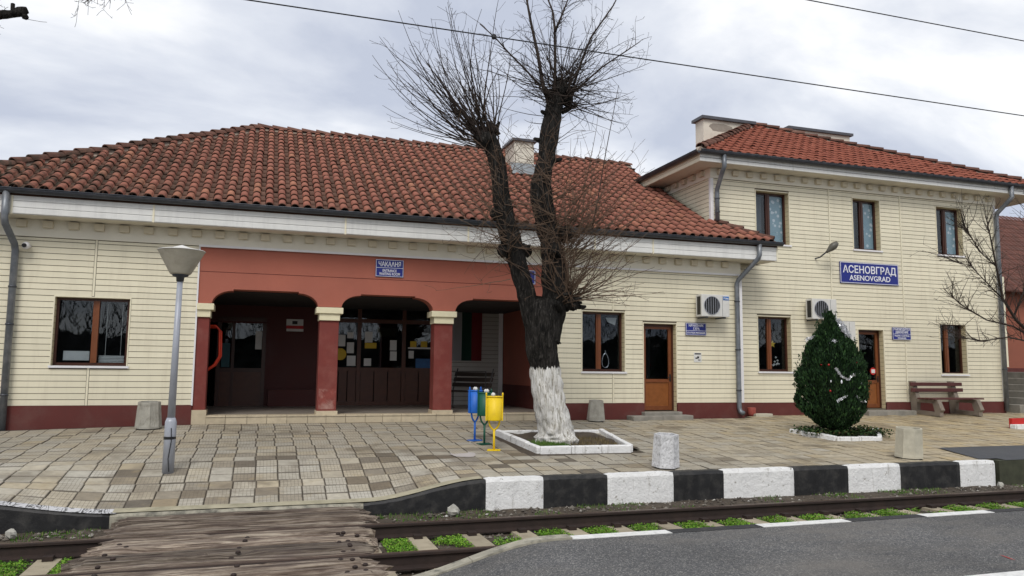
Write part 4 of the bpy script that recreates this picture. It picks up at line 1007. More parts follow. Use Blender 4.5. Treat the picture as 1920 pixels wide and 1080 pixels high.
for k in range(2):
    z0 = S2 + .004 + k * .105; MB().box(ELX + .012, ELX + .035, E2Y + .04, 21.5, z0 + .003, z0 + .10).build('fascia_board', MT['cream_trim'], sf2)
mb = MB(); BYB = 24.75
mb.add([(ELX, E2Y, E2Z - .03), (ERX, E2Y, E2Z - .03), (AP.x, AP.y, AP.z - .03)], [(0, 1, 2)]); mb.add([(ELX, E2Y, E2Z - .03), (AP.x, AP.y, AP.z - .03), (ELX, BYB, E2Z - .03)], [(0, 1, 2)])
mb.add([(ERX, E2Y, E2Z - .03), (ERX, BYB, E2Z - .03), (AP.x, AP.y, AP.z - .03)], [(0, 1, 2)]); mb.add([(ELX, BYB, E2Z - .03), (AP.x, AP.y, AP.z - .03), (ERX, BYB, E2Z - .03)], [(0, 1, 2)])
roof2 = mb.build('roof', MT['tile2'], two)
def in_two(x, y):
    t = (y - E2Y) / (AP.y - E2Y)
    return t < .99 and lerp(ELX, AP.x, t) + .08 < x < lerp(ERX, AP.x, t) - .05
tile_roof(roof2, (ELX - .05, ERX), E2Y - .07, E2Z - .035, .57, 14, .262, .345, in_two, .062, MT['tile2'], MT['pan2'], 'roof_tile', 290)
ridge_run(roof2, (ELX + .03, E2Y + .03, E2Z + .05), AP + Vector((0, 0, .05)), 16, .12); ridge_run(roof2, (ERX - .03, E2Y + .02, E2Z + .05), AP + Vector((0, 0, .05)), 22, .11)
gutter(roof2, (ELX - .06, E2Y - .06, E2Z - .02), (ERX + .05, E2Y - .06, E2Z - .02), .085); gutter(roof2, (ELX - .06, 20.4, E2Z - .02), (ELX - .06, E2Y - .06, E2Z - .02), .085)
def chim(x0, x1, y0, y1, zb, zt):
    o = MB().box(x0, x1, y0, y1, zb, zt).build('chimney', MT['chim'], roof2)
    MB().box(x0 - .09, x1 + .09, y0 - .09, y1 + .09, zt, zt + .09).build('chimney_cap', MT['capmetal'], o); return o
ch = chim(12.66, 14.42, 20.0, 20.45, 8.2, 9.58)
poly = []
for k in range(14):
    t = 2*PI*k/14; r = 1 + .3 * noise.noise((math.cos(t)*2, math.sin(t)*2, 9)); poly.append((13.28 + .42*r*math.cos(t), 9.36 + .13*r*math.sin(t)))
MB().prism(poly, 'y', 19.996, 20.01).build('bare_render', pmat('bare_render', (.27, .24, .205), .95, .15, 8), ch)
chim(17.0, 19.55, 21.5, 22.5, 7.9, 10.18)
xu = at(1358, 300, E2Y - .06).x; xv_ = at(1345, 390, Y2 - .1).x
downpipe(two, [(xu, E2Y - .06, E2Z - .08), (xu, E2Y - .06, 7.02), (xu - .01, E2Y, 6.92), (xv_, Y2 - .11, 6.55), (xv_, Y2 - .1, 6.42), (xv_, Y2 - .1, 5.72)], .058, MT['pipe'], (6.3, 5.95))
xr = UR + .10; xg2 = at(1897, 365, E2Y - .06).x
downpipe(two, [(xg2, E2Y - .06, E2Z - .08), (xg2, E2Y - .06, 7.0), (xg2 - .05, E2Y - .03, 6.92), (xr - .1, Y2 - .12, 6.62), (xr - .13, Y2 - .1, 6.45), (xr - .13, Y2 - .1, .80)], .062, MT['pipe'], (5.6, 3.6, 2.0))

# ------------------------------------------------------------------ signs
a, b = at(704, 518, D - .03), at(757, 491, D - .03)
sign('waiting_room_sign', a.x, b.x, a.z, b.z + .03, D - .01, [('ЧАКАΛНЯ', .10, .90, .74, .27), ('ENTRANCE', .25, .75, .36, .15), ('WAITING ROOM', .13, .87, .17, .15)], 'small blue waiting room sign on the red arch beam', .52)
a, b = at(1574, 535, Y2 - .03), at(1681, 495, Y2 - .03)
sign('station_name_sign', at(1573, 515, Y2).x, at(1682, 515, Y2).x, 4.29, 4.88, Y2 - .03, [('АСЕНОВГРАД', .045, .955, .66, .33), ('ASENOVGRAD', .15, .85, .27, .24)], 'large blue station name sign on the upper wall', None, .014, .010)
sign('station_manager_sign', 9.83, 10.40, 2.73, 3.03, D - .03, [('НАЧАЛНИК', .14, .86, .80, .20), ('ГАРА', .36, .66, .53, .20), ('STATION MANAGER', .06, .94, .20, .14)], 'small blue office sign beside the brown door under the air conditioner', .37)
sign('traffic_office_sign', 16.63, 17.27, 2.78, 3.12, Y2 - .035, [('РЪКОВОДИТЕЛ', .06, .94, .84, .17), ('ДВИЖЕНИЕ', .15, .85, .62, .17), ('TRAFFIC CONTROL', .08, .92, .32, .13), ('MANAGER', .27, .73, .14, .13)], 'small blue office sign to the right of the door behind the conifer', .47)
ts = tag(empty('toilet_sign', (5.76, D - .01, 3.8)), 'small blue toilet sign with white figures behind the tree fork', 'sign')
MB().box(5.58, 5.94, D - .03, D - .008, 3.80, 4.12).build('plate', MT['signblue'], ts)
mb = MB(); yy = D - .034
def ring_(cx, cz, r0, r1, n=16, a0=0, a1=2*PI):
    for k in range(n):
        t0, t1 = lerp(a0, a1, k/n), lerp(a0, a1, (k+1)/n); mb.quad(*[(cx + r*math.cos(t), yy, cz + r*math.sin(t)) for r, t in ((r0, t0), (r1, t0), (r1, t1), (r0, t1))])
ring_(5.755, 4.02, .022, .035); ring_(5.745, 4.085, 0.0, .013); mb.box(5.742, 5.752, yy, yy + .003, 4.03, 4.075); mb.box(5.755, 5.80, yy, yy + .003, 4.0, 4.01)
for cx in (5.70, 5.82): ring_(cx, 3.955, 0, .016); mb.box(cx - .028, cx + .028, yy, yy + .003, 3.885, 3.935); mb.box(cx - .016, cx + .016, yy, yy + .003, 3.83, 3.885)
mb.box(5.59, 5.93, yy, yy + .003, 3.805, 3.815); mb.box(5.59, 5.93, yy, yy + .003, 4.105, 4.115); mb.box(5.92, 5.93, yy, yy + .003, 3.815, 4.105); mb.build('pictogram', MT['signwhite'], ts)
nn_ = tag(empty('wall_notice', (10.16, D - .02, 2.08)), 'small white printed notice under the office sign', 'notice')
MB().box(10.06, 10.27, D - .022, D - .014, 2.08, 2.31).build('sheet', MT['paper'], nn_); mb = MB(); mb.box(10.08, 10.25, D - .025, D - .0215, 2.265, 2.295); mb.box(10.15, 10.20, D - .025, D - .0215, 2.17, 2.22); mb.box(10.10, 10.16, D - .025, D - .0215, 2.16, 2.19); mb.box(10.17, 10.24, D - .025, D - .0215, 2.12, 2.14); mb.build('print', MT['black'], nn_)

# ------------------------------------------------------------------ air conditioners
def ac(name, x, y, z, label, logo):
    r = empty(name, (x, y, z), label, 'air conditioner', 'outdoor air conditioner units')
    w, d, h = .78, .27, .54
    bd = MB().box(x, x + w, y, y + d, z, z + h).build('housing', MT['acwhite'], r, bevel=.015)
    cx, cz = x + .285, z + h/2
    mb = MB(); n = 28
    for k in range(n):
        t0, t1 = 2*PI*k/n, 2*PI*(k+1)/n; mb.add([(cx, y - .003, cz), (cx + .215*math.cos(t0), y - .003, cz + .215*math.sin(t0)), (cx + .215*math.cos(t1), y - .003, cz + .215*math.sin(t1))], [(0, 1, 2)])
    mb.build('fan_opening', MT['black'], r)
    mb = MB()
    for k in range(6):
        dx = -.16 + k * .064; hh = math.sqrt(.215**2 - dx**2); mb.box(cx + dx - .004, cx + dx + .004, y - .014, y - .006, cz - hh, cz + hh)
    pts = [(cx + .22*math.cos(2*PI*k/28), y - .008, cz + .22*math.sin(2*PI*k/28)) for k in range(29)]; mb.tube(pts, .008, 6, False); mb.build('fan_grille', MT['grey_paint'], r)
    mb = MB(); 
    mb.box(x - .004, x + .002, y + .05, y + .20, z + .05, z + h - .05); mb.build('side_grille', MT['black'], r)
    mb = MB(); mb.box(x + .575, x + .58, y - .004, y + .002, z + .02, z + h - .02); mb.build('seam', MT['gutter'], r)
    if logo:
        lg = MB().box(x + .60, x + .76, y - .006, y + .001, z + h - .13, z + h - .04).build('logo_plate', MT['acblue'], r)
        lettering(lg, 'Midea', x + .615, x + .745, z + h - .085, .045, y - .007, MT['signwhite'])
    for dx in (.12, .62): MB().box(x + dx, x + dx + .035, y - .02, y + d + .13, z - .035, z - .001).build('bracket', MT['gutter'], r)
    return r
q = at(1316, 593, D - .40); ac('air_conditioner', q.x, D - .40, q.z, 'white air conditioner with blue logo above the office sign', True)
q = at(1524, 598, Y2 - .40); ac('air_conditioner', q.x, Y2 - .40, q.z, 'white air conditioner above the top of the conifer', False)
q = at(1560, 640, Y2 - .40); ac('air_conditioner', q.x, Y2 - .40, q.z, 'air conditioner partly hidden behind the tinsel on the conifer', False)
# flood lamp on the wall
q = at(1557, 466, Y2 - .35); wlmp = tag(empty('wall_lamp', (q.x - .1, Y2, q.z)), 'grey cobra-head lamp on the wall left of the name sign', 'lamp')
MB().tube([(q.x - .22, Y2, q.z - .24), (q.x - .20, Y2 - .18, q.z - .22), (q.x - .12, Y2 - .33, q.z - .10)], .020, 8).build('arm', MT['gutter'], wlmp)
mb = MB(); nn = 9
pa, pb_ = Vector((q.x - .13, Y2 - .34, q.z - .11)), Vector((q.x + .14, Y2 - .46, q.z + .15))
mb.tube([pa.lerp(pb_, k / nn) for k in range(nn + 1)], [.028 + .072 * math.sin(PI * min(1, (k / nn) ** 1.3 * .92)) for k in range(nn + 1)], 12); mb.build('lamp_head', pmat('lamp_head', (.10, .095, .08), .4, .2, 8), wlmp, True)
# security camera
q = at(48, 460, D - .16); sc_ = tag(empty('security_camera', (q.x, D, q.z)), 'small white dome security camera high on the left wall', 'camera')
MB().tube([(q.x + .03, D - .01, q.z + .01), (q.x + .02, D - .09, q.z)], .035, 12).build('mount', MT['sill'], sc_, True)
b_ = MB(); b_.lathe([(.02, -.07), (.058, -.045), (.07, 0), (.058, .045), (.02, .07)], 16, (q.x, D - .14, q.z)); b_.build('camera_body', MT['sill'], sc_, True)
b_ = MB(); b_.tube([(q.x - .01, D - .20, q.z - .005), (q.x - .012, D - .217, q.z - .007)], .040, 14); b_.build('lens', MT['black'], sc_)

# ------------------------------------------------------------------ door steps, drain pot
def block(name, x0, x1, y0, y1, z0, z1, label, cat, m, bevel=.012):
    o = MB().box(x0, x1, y0, y1, z0, z1).build(name, m, None, bevel=bevel); return tag(o, label, cat)
st = tag(empty('door_step', (9.1, D - .3, .7)), 'low worn concrete step before the office door', 'step')
MB().box(8.22, 8.98, D - .42, D - .04, .55, .815).build('slab', MT['stone'], st, bevel=.02); MB().box(8.99, 9.80, D - .40, D - .04, .55, .822).build('slab', MT['stone'], st, bevel=.02); MB().box(8.62, 9.62, D - .2, D + .2, .6, .895).build('threshold', MT['stone'], st, bevel=.015)
block('door_step', 15.3, 16.9, Y2 - .5, Y2 + .2, .5, .86, 'concrete step under the door behind the conifer', 'step', MT['stone'])
mb = MB().lathe([(.08, 0), (.105, .04), (.11, .20), (.10, .22)], 18, (11.86, Y2 - .25, gz(12, 16.7))); o = mb.build('drain_pot', MT['redpaint'], None, True); tag(o, 'rusty red pot against the plinth beside the corner downpipe', 'pot'); o.data.materials[0] = pmat('faded_red', (.28, .06, .045), .7, .2, 8)
block('loose_slab', 11.85, 12.35, Y2 - .45, Y2 - .2, gz(12, 16.6) - .02, gz(12, 16.6) + .07, 'small pale slab lying beside the red pot', 'slab', MT['concrete2'])
# stairs and neighbour at the right edge
sr = tag(empty('stair_block', (21.8, 16.9, .7)), 'grey concrete stairs at the corner of the house', 'stairs')
for k in range(6): MB().box(20.95 + .32 * k, 26, 16.75 + .0 * k, 18.4, .5, .98 + .19 * k).build('stair_tread', MT['stone'], sr, bevel=.015)
nb = tag(empty('neighbour_house', (27, 20, .7)), 'terracotta house with dark brown tiled roof beyond the station', 'building')
zE = at(1895, 545, 20).z; zP = at(1900, 690, 20).z
MB().box(22.1, 40, 20.4, 27.6, zP, zE + .1).build('wall', MT['nsalmon'], nb); MB().box(22.1, 40, 20.36, 20.5, .3, zP).build('plinth', MT['maroon'], nb)
zt = at(1895, 412, 24).z; sl_ = (zt - zE) / 4.0
nr = MB(); nr.add([(22.0, 20, zE), (40, 20, zE), (40, 24, zt), (22.0, 24, zt)], [(0, 1, 2, 3)]); nr.add([(22.0, 24, zt), (40, 24, zt), (40, 28, zE), (22.0, 28, zE)], [(0, 1, 2, 3)]); nr.add([(22.0, 20, zE), (22.0, 24, zt), (22.0, 28, zE)], [(0, 1, 2)]); nro = nr.build('roof', MT['nroof'], nb)
mb = MB(); an = math.atan(sl_)
for r_ in range(16):
    for c_ in range(52):
        x0 = 22.0 + c_ * .235; y0 = 20 - .05 + r_ * .26; z0 = zE + (y0 - 20) * sl_ + .03
        if y0 > 23.9: continue
        mb.add([(x0, y0, z0 + .02), (x0 + .08, y0, z0 + .05), (x0 + .22, y0, z0 + .02), (x0, y0 + .3, z0 + .3 * sl_), (x0 + .08, y0 + .3, z0 + .3 * sl_ + .02), (x0 + .22, y0 + .3, z0 + .3 * sl_), (x0, y0, z0 - .02), (x0 + .22, y0, z0 - .02)], [(0, 1, 4, 3), (1, 2, 5, 4), (6, 7, 2, 1, 0)])
o = mb.build('roof_tiles', MT['nroof'], nro); o['kind'] = 'stuff'
mb = MB(); mb.box(22.05, 22.45, 21.6, 22.1, zE, at(1880, 378, 22).z); mb.build('chimney', pmat('red_brick_stack', (.25, .05, .03), .9, .2, 8), nro)
MB().box(20.95, 21.35, 17.35, 17.5, zP, at(1890, 520, 17.4).z).build('boundary_pier', MT['cream_trim'], two)

# ------------------------------------------------------------------ concrete litter bins
def litter_bin(name, px, py, Y, rb, rt, h, n, m, label, rot, relief):
    q = at(px, py, Y); z = gz(q.x, Y)
    r = empty(name, (q.x, Y, z), label, 'litter bin', 'concrete litter bins')
    mb = MB(); k = n; t = .032; lay = 14
    prof = [(lerp(rb, rt, i / lay), .02 + (h - .02) * i / lay) for i in range(lay + 1)] + [(rt - t, h), (rt - t - .01, h - .25)]
    per = 8
    for (rr, zz) in prof:
        for i in range(n):
            for s in range(per):
                a0, a1 = rot + 2*PI*i/n, rot + 2*PI*(i+1)/n; u = s / per
                p = Vector((rr*math.cos(a0), rr*math.sin(a0), zz)).lerp(Vector((rr*math.cos(a1), rr*math.sin(a1), zz)), u)
                if relief and 0 < s < per and .08 < zz < h - .05: p *= 1 - .012 - .05 * relief * abs(noise.noise((i * 3 + u * 7, zz * 22, rr)))
                p.z = zz; mb.v.append(tuple(p + Vector((q.x, Y, z))))
    T = n * per
    for i in range(len(prof) - 1):
        for s in range(T): mb.f.append((i*T+s, i*T+(s+1) % T, (i+1)*T+(s+1) % T, (i+1)*T+s))
    mb.f.append(tuple((len(prof)-1)*T + s for s in range(T)))
    mb.build('shell', m, r)
    MB().lathe([(rb * .86, -.01), (rb * .88, .02)], n, (q.x, Y, z)).build('foot', MT['black'], r)
    MB().lathe([(rt - t - .02, h - .12), (rt - t - .02, h - .11)], n, (q.x, Y, z)).build('liner', MT['black'], r)
    r.rotation_euler = (math.radians(3.8), 0, 0)          # square to the sloping forecourt
litter_bin('litter_bin', 278, 802, 15.95, .235, .195, .50, 8, MT['concrete'], 'mottled grey patterned concrete bin against the left plinth', .2, 1.2)
litter_bin('litter_bin', 1117, 786, 16.12, .215, .165, .47, 6, MT['concrete'], 'plain grey concrete bin beside the whitewashed tree', .35, 0)
litter_bin('litter_bin', 1248, 880, 10.82, .215, .19, .52, 6, MT['concrete3'], 'white-painted patterned concrete bin at the platform kerb', .62, 1.8)
litter_bin('litter_bin', 1704, 862, 10.95, .245, .225, .53, 8, MT['concrete2'], 'beige concrete bin near the right end of the kerb', .4, .5)

# ------------------------------------------------------------------ recycling bins
def recycle(px, py, Y, m, label, rz, grafitti=False):
    q = at(px, py, Y); z = gz(q.x, Y)
    r = empty('recycling_bin', (0, 0, 0), label, 'waste bin', 'coloured recycling bins by the tree')
    MB().box(-.11, .11, -.09, .09, 0, .014).build('base_plate', m, r)
    MB().tube([(0, 0, .01), (0, 0, .36)], .019, 8).build('post', m, r, True)
    fk = MB()
    for s in (-1, 1): fk.tube([(0, 0, .33), (s*.04, 0, .37), (s*.075, 0, .42), (s*.09, 0, .48), (s*.09, -.0, .53)], .016, 8)
    fk.build('fork', m, r, True)
    MB().lathe([(.127, .50), (.131, .515), (.131, .91), (.127, .91), (.125, .53), (.01, .53)], 24).build('drum', m, r, True)
    rm = MB(); rm.tube([(.132*math.cos(2*PI*k/24), .132*math.sin(2*PI*k/24), .905) for k in range(25)], .011, 6, False); rm.build('rim', m, r, True)
    for s in (-1, 1):
        st = MB(); st.box(s*.14 - .010, s*.14 + .010, -.012, .012, .50, .93); st.lathe([(.014, .0), (.018, .02), (.004, .05)], 8, (s*.14, 0, .93)); st.build('side_strap', m, r)
    tr = MB()
    for k in range(2): tr.lathe([(.006, -.03), (.03, -.01), (.032, .02), (.008, .045)], 9, (random.uniform(-.07, .07), random.uniform(-.07, .07), .93))
    tr.build('litter', MT['paper'], r, True)
    r.location = (q.x, Y, z); r.rotation_euler = (0, 0, rz)
    return r
recycle(890, 825, 13.75, MT['bluebin'], 'blue round bin on a forked post', .5)
recycle(908, 832, 13.35, MT['greenbin'], 'dark green bin between the blue and yellow ones', .3)
recycle(926, 845, 12.7, MT['yellowbin'], 'bright yellow round bin on a forked post', -.35)

# ------------------------------------------------------------------ lamp post
q = at(315, 880, 11.95); zb = gz(q.x, 11.95); tp = at(338, 520, 11.95)
lp = tag(empty('lamp_post', (q.x, 11.95, zb)), 'grey lamp post with a wide frosted funnel shade', 'street lamp')
X0 = q.x; X1 = tp.x; zt = tp.z
MB().tube([(X0, 11.95, zb - .02), (X0 + .004, 11.95, zb + .70), (X0 + .004, 11.95, zb + .76)], [.078, .078, .056], 18).build('lower_tube', MT['grey_paint'], lp, True)
MB().tube([(X0 + .004, 11.95, zb + .72), (X1, 11.95, zt)], [.052, .038], 16).build('upper_tube', MT['grey_paint'], lp, True)
MB().lathe([(.079, 0), (.082, .004), (.082, .036), (.079, .04)], 18, (X0, 11.95, zb + .46)).build('strap', MT['black'], lp)
MB().tube([(X0 + .02, 11.868, zb + .62), (X0 + .03, 11.866, zb + .44), (X0 + .0, 11.866, zb + .2), (X0 + .02, 11.868, zb + .02)], .006, 6).build('cable', MT['black'], lp)
zs = at(338, 515, 11.95).z; zr = at(338, 473, 11.95).z
sh = MB().lathe([(.125, 0), (.145, .015), (.312, zr - zs), (.316, zr - zs + .012)], 48, (X1, 11.95, zs)).build('shade', MT['lampglass'], lp)
MB().lathe([(.316, 0), (.328, .006), (.318, .014), (.14, .05), (.02, .09)], 48, (X1, 11.95, zr + .012)).build('shade_lid', pmat('shade_lid', (.62, .61, .58), .5, .08, 6), lp)
MB().lathe([(.05, -.10), (.055, -.04), (.11, -.02), (.11, .01)], 20, (X1, 11.95, zs)).build('neck', MT['gutter'], lp, True)
0 and block('footing_slab', X0 - .3, X0 + .14, 11.80, 12.18, zb - .05, zb + .012, 'pale mended paving around the foot of the lamp post', 'slab', MT['concrete2'])

# ------------------------------------------------------------------ outdoor bench
be = empty('bench', (18.3, 16.6, .7), 'maroon slatted bench on concrete supports under the right window', 'bench')
zg = gz(18, 16.4); 
for xs_ in (17.15, 18.52):
    mb = MB(); w = .13
    def pr(poly): mb.prism([(16.62 + a, zg + b) for a, b in poly], 'x', xs_, xs_ + w)
    pr([(-.62, 0), (.16, .02), (.16, .13), (-.62, .10)]); pr([(.16, 0.02), (.30, .02), (.36, .90), (.24, .90), (.10, .43), (.13, .13)]); pr([(-.62, .10), (-.47, .105), (-.40, .34), (-.48, .42), (-.56, .42), (-.68, .16)]); pr([(-.50, .42), (.12, .43), (.09, .34), (-.41, .33)])
    mb.build('support', MT['benchconc'], be)
for yy, zz in ((.20, .62), (.225, .78)): MB().box(17.0, 18.82, 16.60 + yy - .07, 16.60 + yy - .02, zg + zz, zg + zz + .10).build('back_slat', MT['slat'], be, bevel=.008)
for k in range(4): MB().box(17.02, 18.80, 16.06 + k * .14, 16.17 + k * .14, zg + .432, zg + .47).build('seat_slat', MT['slat'], be, bevel=.006)

# ------------------------------------------------------------------ planters
def kerb_run(parent, a, b, n, w, h, m):
    a = Vector(a); b = Vector(b)
    for k in range(n):
        p, q = a.lerp(b, k / n), a.lerp(b, (k + 1) / n); d = (q - p).normalized() * .004
        zp, zq = gz(p.x, p.y) + h / 2 - .03 + random.gauss(0, .008), gz(q.x, q.y) + h / 2 - .03
        MB().bar((p.x + d.x, p.y + d.y, zp), (q.x - d.x, q.y - d.y, zq), w, h + .06).build('kerb_stone', m, parent, bevel=.018)
def blades(n, fx, m, name, parent, h=(.03, .09), w=.004, lean=.5, leaf=False):
    mb = MB()
    for _ in range(n):
        p = fx()
        if p is None: continue
        p = Vector(p); a = random.uniform(0, 2*PI); hh = random.uniform(*h); ln = Vector((math.cos(a), math.sin(a), 0)) * hh * lean * random.random(); sd = Vector((-math.sin(a), math.cos(a), 0)) * w * random.uniform(.6, 1.4)
        if leaf:
            c = p + Vector((0, 0, hh)) ; u = Vector((random.gauss(0, 1), random.gauss(0, 1), random.gauss(0, .45))).normalized() * w; v = u.cross(Vector((random.gauss(0, .5), random.gauss(0, .5), 1))).normalized() * w * .7
            mb.add([c - u, c - v, c + u, c + v], [(0, 1, 2, 3)])
        else: mb.add([p - sd, p + sd, p + ln * .5 + sd * .7 + Vector((0, 0, hh * .6)), p + ln + Vector((0, 0, hh))], [(0, 1, 2, 3)])
    o = mb.build(name, m, parent); o['kind'] = 'stuff'; return o
tp_ = tag(empty('tree_planter', (5.35, 13.3, .5)), 'square bed edged with whitewashed kerbs around the tree', 'planter')
PA, PB, PC, PD = (4.44, 14.45, 0), (4.56, 12.38, 0), (6.22, 12.30, 0), (6.62, 14.4, 0)
kerb_run(tp_, PA, PB, 4, .11, .10, MT['kwhite']); kerb_run(tp_, PB, PC, 3, .12, .11, MT['kwhite']); kerb_run(tp_, PC, (6.38, 13.15, 0), 1, .10, .10, MT['kwhite']); kerb_run(tp_, (6.42, 13.2, 0), PD, 2, .10, .09, MT['kwhite'])
kerb_run(tp_, PD, PA, 3, .1, .07, MT['kwhite'])
so = sheet(lambda x, y: gz(x, y) - .01 + .05 * noise.noise((x*3, y*3, 5)) + .04, frange(4.5, 6.45, .12), frange(12.38, 14.42, .12)).build('soil', MT['soil'], tp_, True)
def tb(): x, y = random.uniform(4.62, 5.2), random.triangular(12.48, 13.3, 12.6); return (x, y, gz(x, y) + .02)
blades(2200, tb, MT['moss'], 'grass', tp_, (.03, .10), .006)
def tb2(): x, y = random.uniform(5.2, 6.2), random.uniform(12.5, 13.6); return (x, y, gz(x, y) + .02)
blades(1300, tb2, MT['drygrass'], 'dry_grass', tp_, (.03, .10), .005)
ep = tag(empty('conifer_bed', (11.7, 13.3, .4)), 'low bed with whitewashed kerb around the conifer', 'planter')
E0, E1, E2, E3 = at(1482, 812, 13.95), at(1568, 828, 12.85), at(1650, 827, 12.75), (13.1, 13.9, 0)
kerb_run(ep, (E0.x, 13.95, 0), (E1.x, 12.85, 0), 3, .09, .09, MT['kwhite']); kerb_run(ep, (E1.x, 12.85, 0), (E2.x, 12.75, 0), 2, .09, .08, MT['kwhite']); kerb_run(ep, (E2.x, 12.75, 0), E3, 2, .09, .08, MT['kwhite']); kerb_run(ep, E3, (E0.x, 13.95, 0), 3, .09, .07, MT['kwhite'])
sm = MB(); ring = [(E0.x, 13.95), (E1.x, 12.85), (E2.x, 12.75), (E3[0], E3[1])]; sm.add([(x, y, gz(x, y) + .035) for x, y in ring], [(0, 1, 2, 3)]); sm.build('soil', MT['soil'], ep)
def eb():
    x, y = random.uniform(10.8, 12.7), random.uniform(12.85, 13.9)
    if y < 12.95 + max(0, (E1.x - x)) * 1.0 + .03: return None
    return (x, y, gz(x, y) + .03)
blades(2600, eb, MT['ivy'], 'ground_cover', ep, (.0, .14), .03, leaf=True)

# ------------------------------------------------------------------ conifer
cq = at(1563, 815, 13.45); cz = gz(cq.x, 13.45)
co = tag(empty('conifer_shrub', (cq.x, 13.45, cz)), 'dark green egg-shaped conifer hung with silver tinsel', 'conifer')
H = at(1563, 586, 13.45).z - cz
MB().tube([(cq.x, 13.45, cz - .05), (cq.x + .02, 13.45, cz + 1.2)], [.07, .04], 8).build('trunk', MT['twig'], co)
def crad(t):                                 # outline by height fraction
    pts = [(0.04, .20), (.10, .42), (.20, .63), (.33, .70), (.46, .69), (.58, .61), (.68, .50), (.77, .37), (.84, .25), (.89, .17), (.93, .10), (.97, .06), (1.0, .01)]
    if t <= pts[0][0]: return .2
    for (a, ra), (b, rb) in zip(pts[:-1], pts[1:]):
        if a <= t <= b: return lerp(ra, rb, (t - a) / (b - a))
    return .01
mb = MB()
for _ in range(30000):
    t = random.uniform(.05, 1); a = random.uniform(0, 2*PI)
    lump = 1 + .24 * noise.noise((math.cos(a)*2.2, math.sin(a)*2.2, t*6)) + .12 * noise.noise((math.cos(a)*6, math.sin(a)*6, t*15))
    if t > .8: lump += .35 * noise.noise((math.cos(a)*1.5, math.sin(a)*1.5, 8))
    r = crad(t) * lump * (1 - abs(random.gauss(0, .09)))
    if random.random() < .12: r *= random.uniform(.5, .95)
    p = Vector((cq.x + r*math.cos(a), 13.45 + r*math.sin(a), cz + .05 + t * (H - .05)))
    up = Vector((math.cos(a)*.45 + random.gauss(0, .22), math.sin(a)*.45 + random.gauss(0, .22), 1)).normalized(); s = random.uniform(.024, .055)
    ta = random.uniform(0, 2*PI) ; sd = Vector((math.cos(ta), math.sin(ta), random.gauss(0, .3))); sd = (sd - up * sd.dot(up)).normalized()
    mb.add([p - up*s*.7, p + sd*s*.38 - up*s*.05, p + up*s, p - sd*s*.38 - up*s*.05], [(0, 1, 2, 3)])
for _ in range(150):                         # little spires breaking the outline
    t = random.uniform(.2, .97); a = random.uniform(0, 2*PI); r = crad(t) * 1.02; base = Vector((cq.x + r*math.cos(a), 13.45 + r*math.sin(a), cz + t * H))
    for k in range(16):
        u = random.random(); p = base + Vector((math.cos(a)*.05*u + random.gauss(0, .018), math.sin(a)*.05*u + random.gauss(0, .018), .16*u)); s = .034 * (1.1 - u*.5); ta = random.uniform(0, 6.3); sd = Vector((math.cos(ta), math.sin(ta), 0))
        mb.add([p - Vector((0, 0, s)), p + sd*s*.4, p + Vector((0, 0, s)), p - sd*s*.4], [(0, 1, 2, 3)])
o = mb.build('foliage', MT['thuja'], co); o['kind'] = 'stuff'
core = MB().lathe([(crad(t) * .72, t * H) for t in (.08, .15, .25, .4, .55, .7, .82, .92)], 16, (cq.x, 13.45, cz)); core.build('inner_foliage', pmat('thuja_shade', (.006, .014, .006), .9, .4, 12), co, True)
def front(px, py, off=.02):                  # point on the camera side of the shrub
    z = at(px, py, 12.9).z; t = (z - cz) / H; r = crad(max(.06, min(.99, t)))
    y = 13.45 - math.sqrt(max(.0, r*r - (at(px, py, 13.1).x - cq.x - .02) ** 2)) - off; return at(px, py, y)
def garland(pxs, n, spread, label):
    pts = [front(*p, .05) for p in pxs]; mb = MB()
    for _ in range(n):
        k = random.randrange(len(pts) - 1); c = pts[k].lerp(pts[k+1], random.random()) + Vector((random.gauss(0, spread*.5), random.gauss(0, spread*.5), random.gauss(0, spread*.5)))
        d = Vector((random.gauss(0, 1), random.gauss(0, 1), random.gauss(0, 1))).normalized() * random.uniform(.012, .035); s = d.cross(Vector((random.random(), 1, .3))).normalized() * .004
        mb.add([c - d - s, c - d + s, c + d + s, c + d - s], [(0, 1, 2, 3)])
    o = mb.build('tinsel_garland', MT['silver'], None); return tag(o, label, 'tinsel', 'silver tinsel on the conifer')
garland([(1556, 607), (1566, 600), (1577, 605), (1590, 628)], 420, .05, 'thick bunch of silver tinsel near the conifer top')
garland([(1575, 612), (1584, 622), (1594, 630)], 300, .025, 'straight silver tinsel strip beside the upper bunch')
garland([(1510, 636), (1524, 632)], 60, .03, 'short tinsel on the upper left shoulder of the conifer'); garland([(1540, 634), (1568, 640)], 90, .03, 'thin tinsel across the upper middle of the conifer')
garland([(1567, 690), (1578, 706), (1591, 712), (1600, 702)], 130, .010, 'drooping tinsel loop in the middle of the conifer'); garland([(1600, 704), (1614, 698)], 50, .010, 'short tinsel at the right middle of the conifer')
garland([(1608, 744), (1616, 752), (1624, 753)], 90, .010, 'short tinsel at the lower right of the conifer'); garland([(1570, 752), (1588, 742)], 40, .010, 'faint tinsel at the lower middle of the conifer')
def drop(px, py, r, m, label, cat, grp, sx=1, sz=1):
    p = front(px, py, .05); o = MB().lathe([(.004, -sz*r), (r*.7*sx, -sz*r*.6), (r*sx, 0), (r*.7*sx, sz*r*.6), (.004, sz*r)], 12, p).build('ornament', m, None, True); tag(o, label, cat, grp)
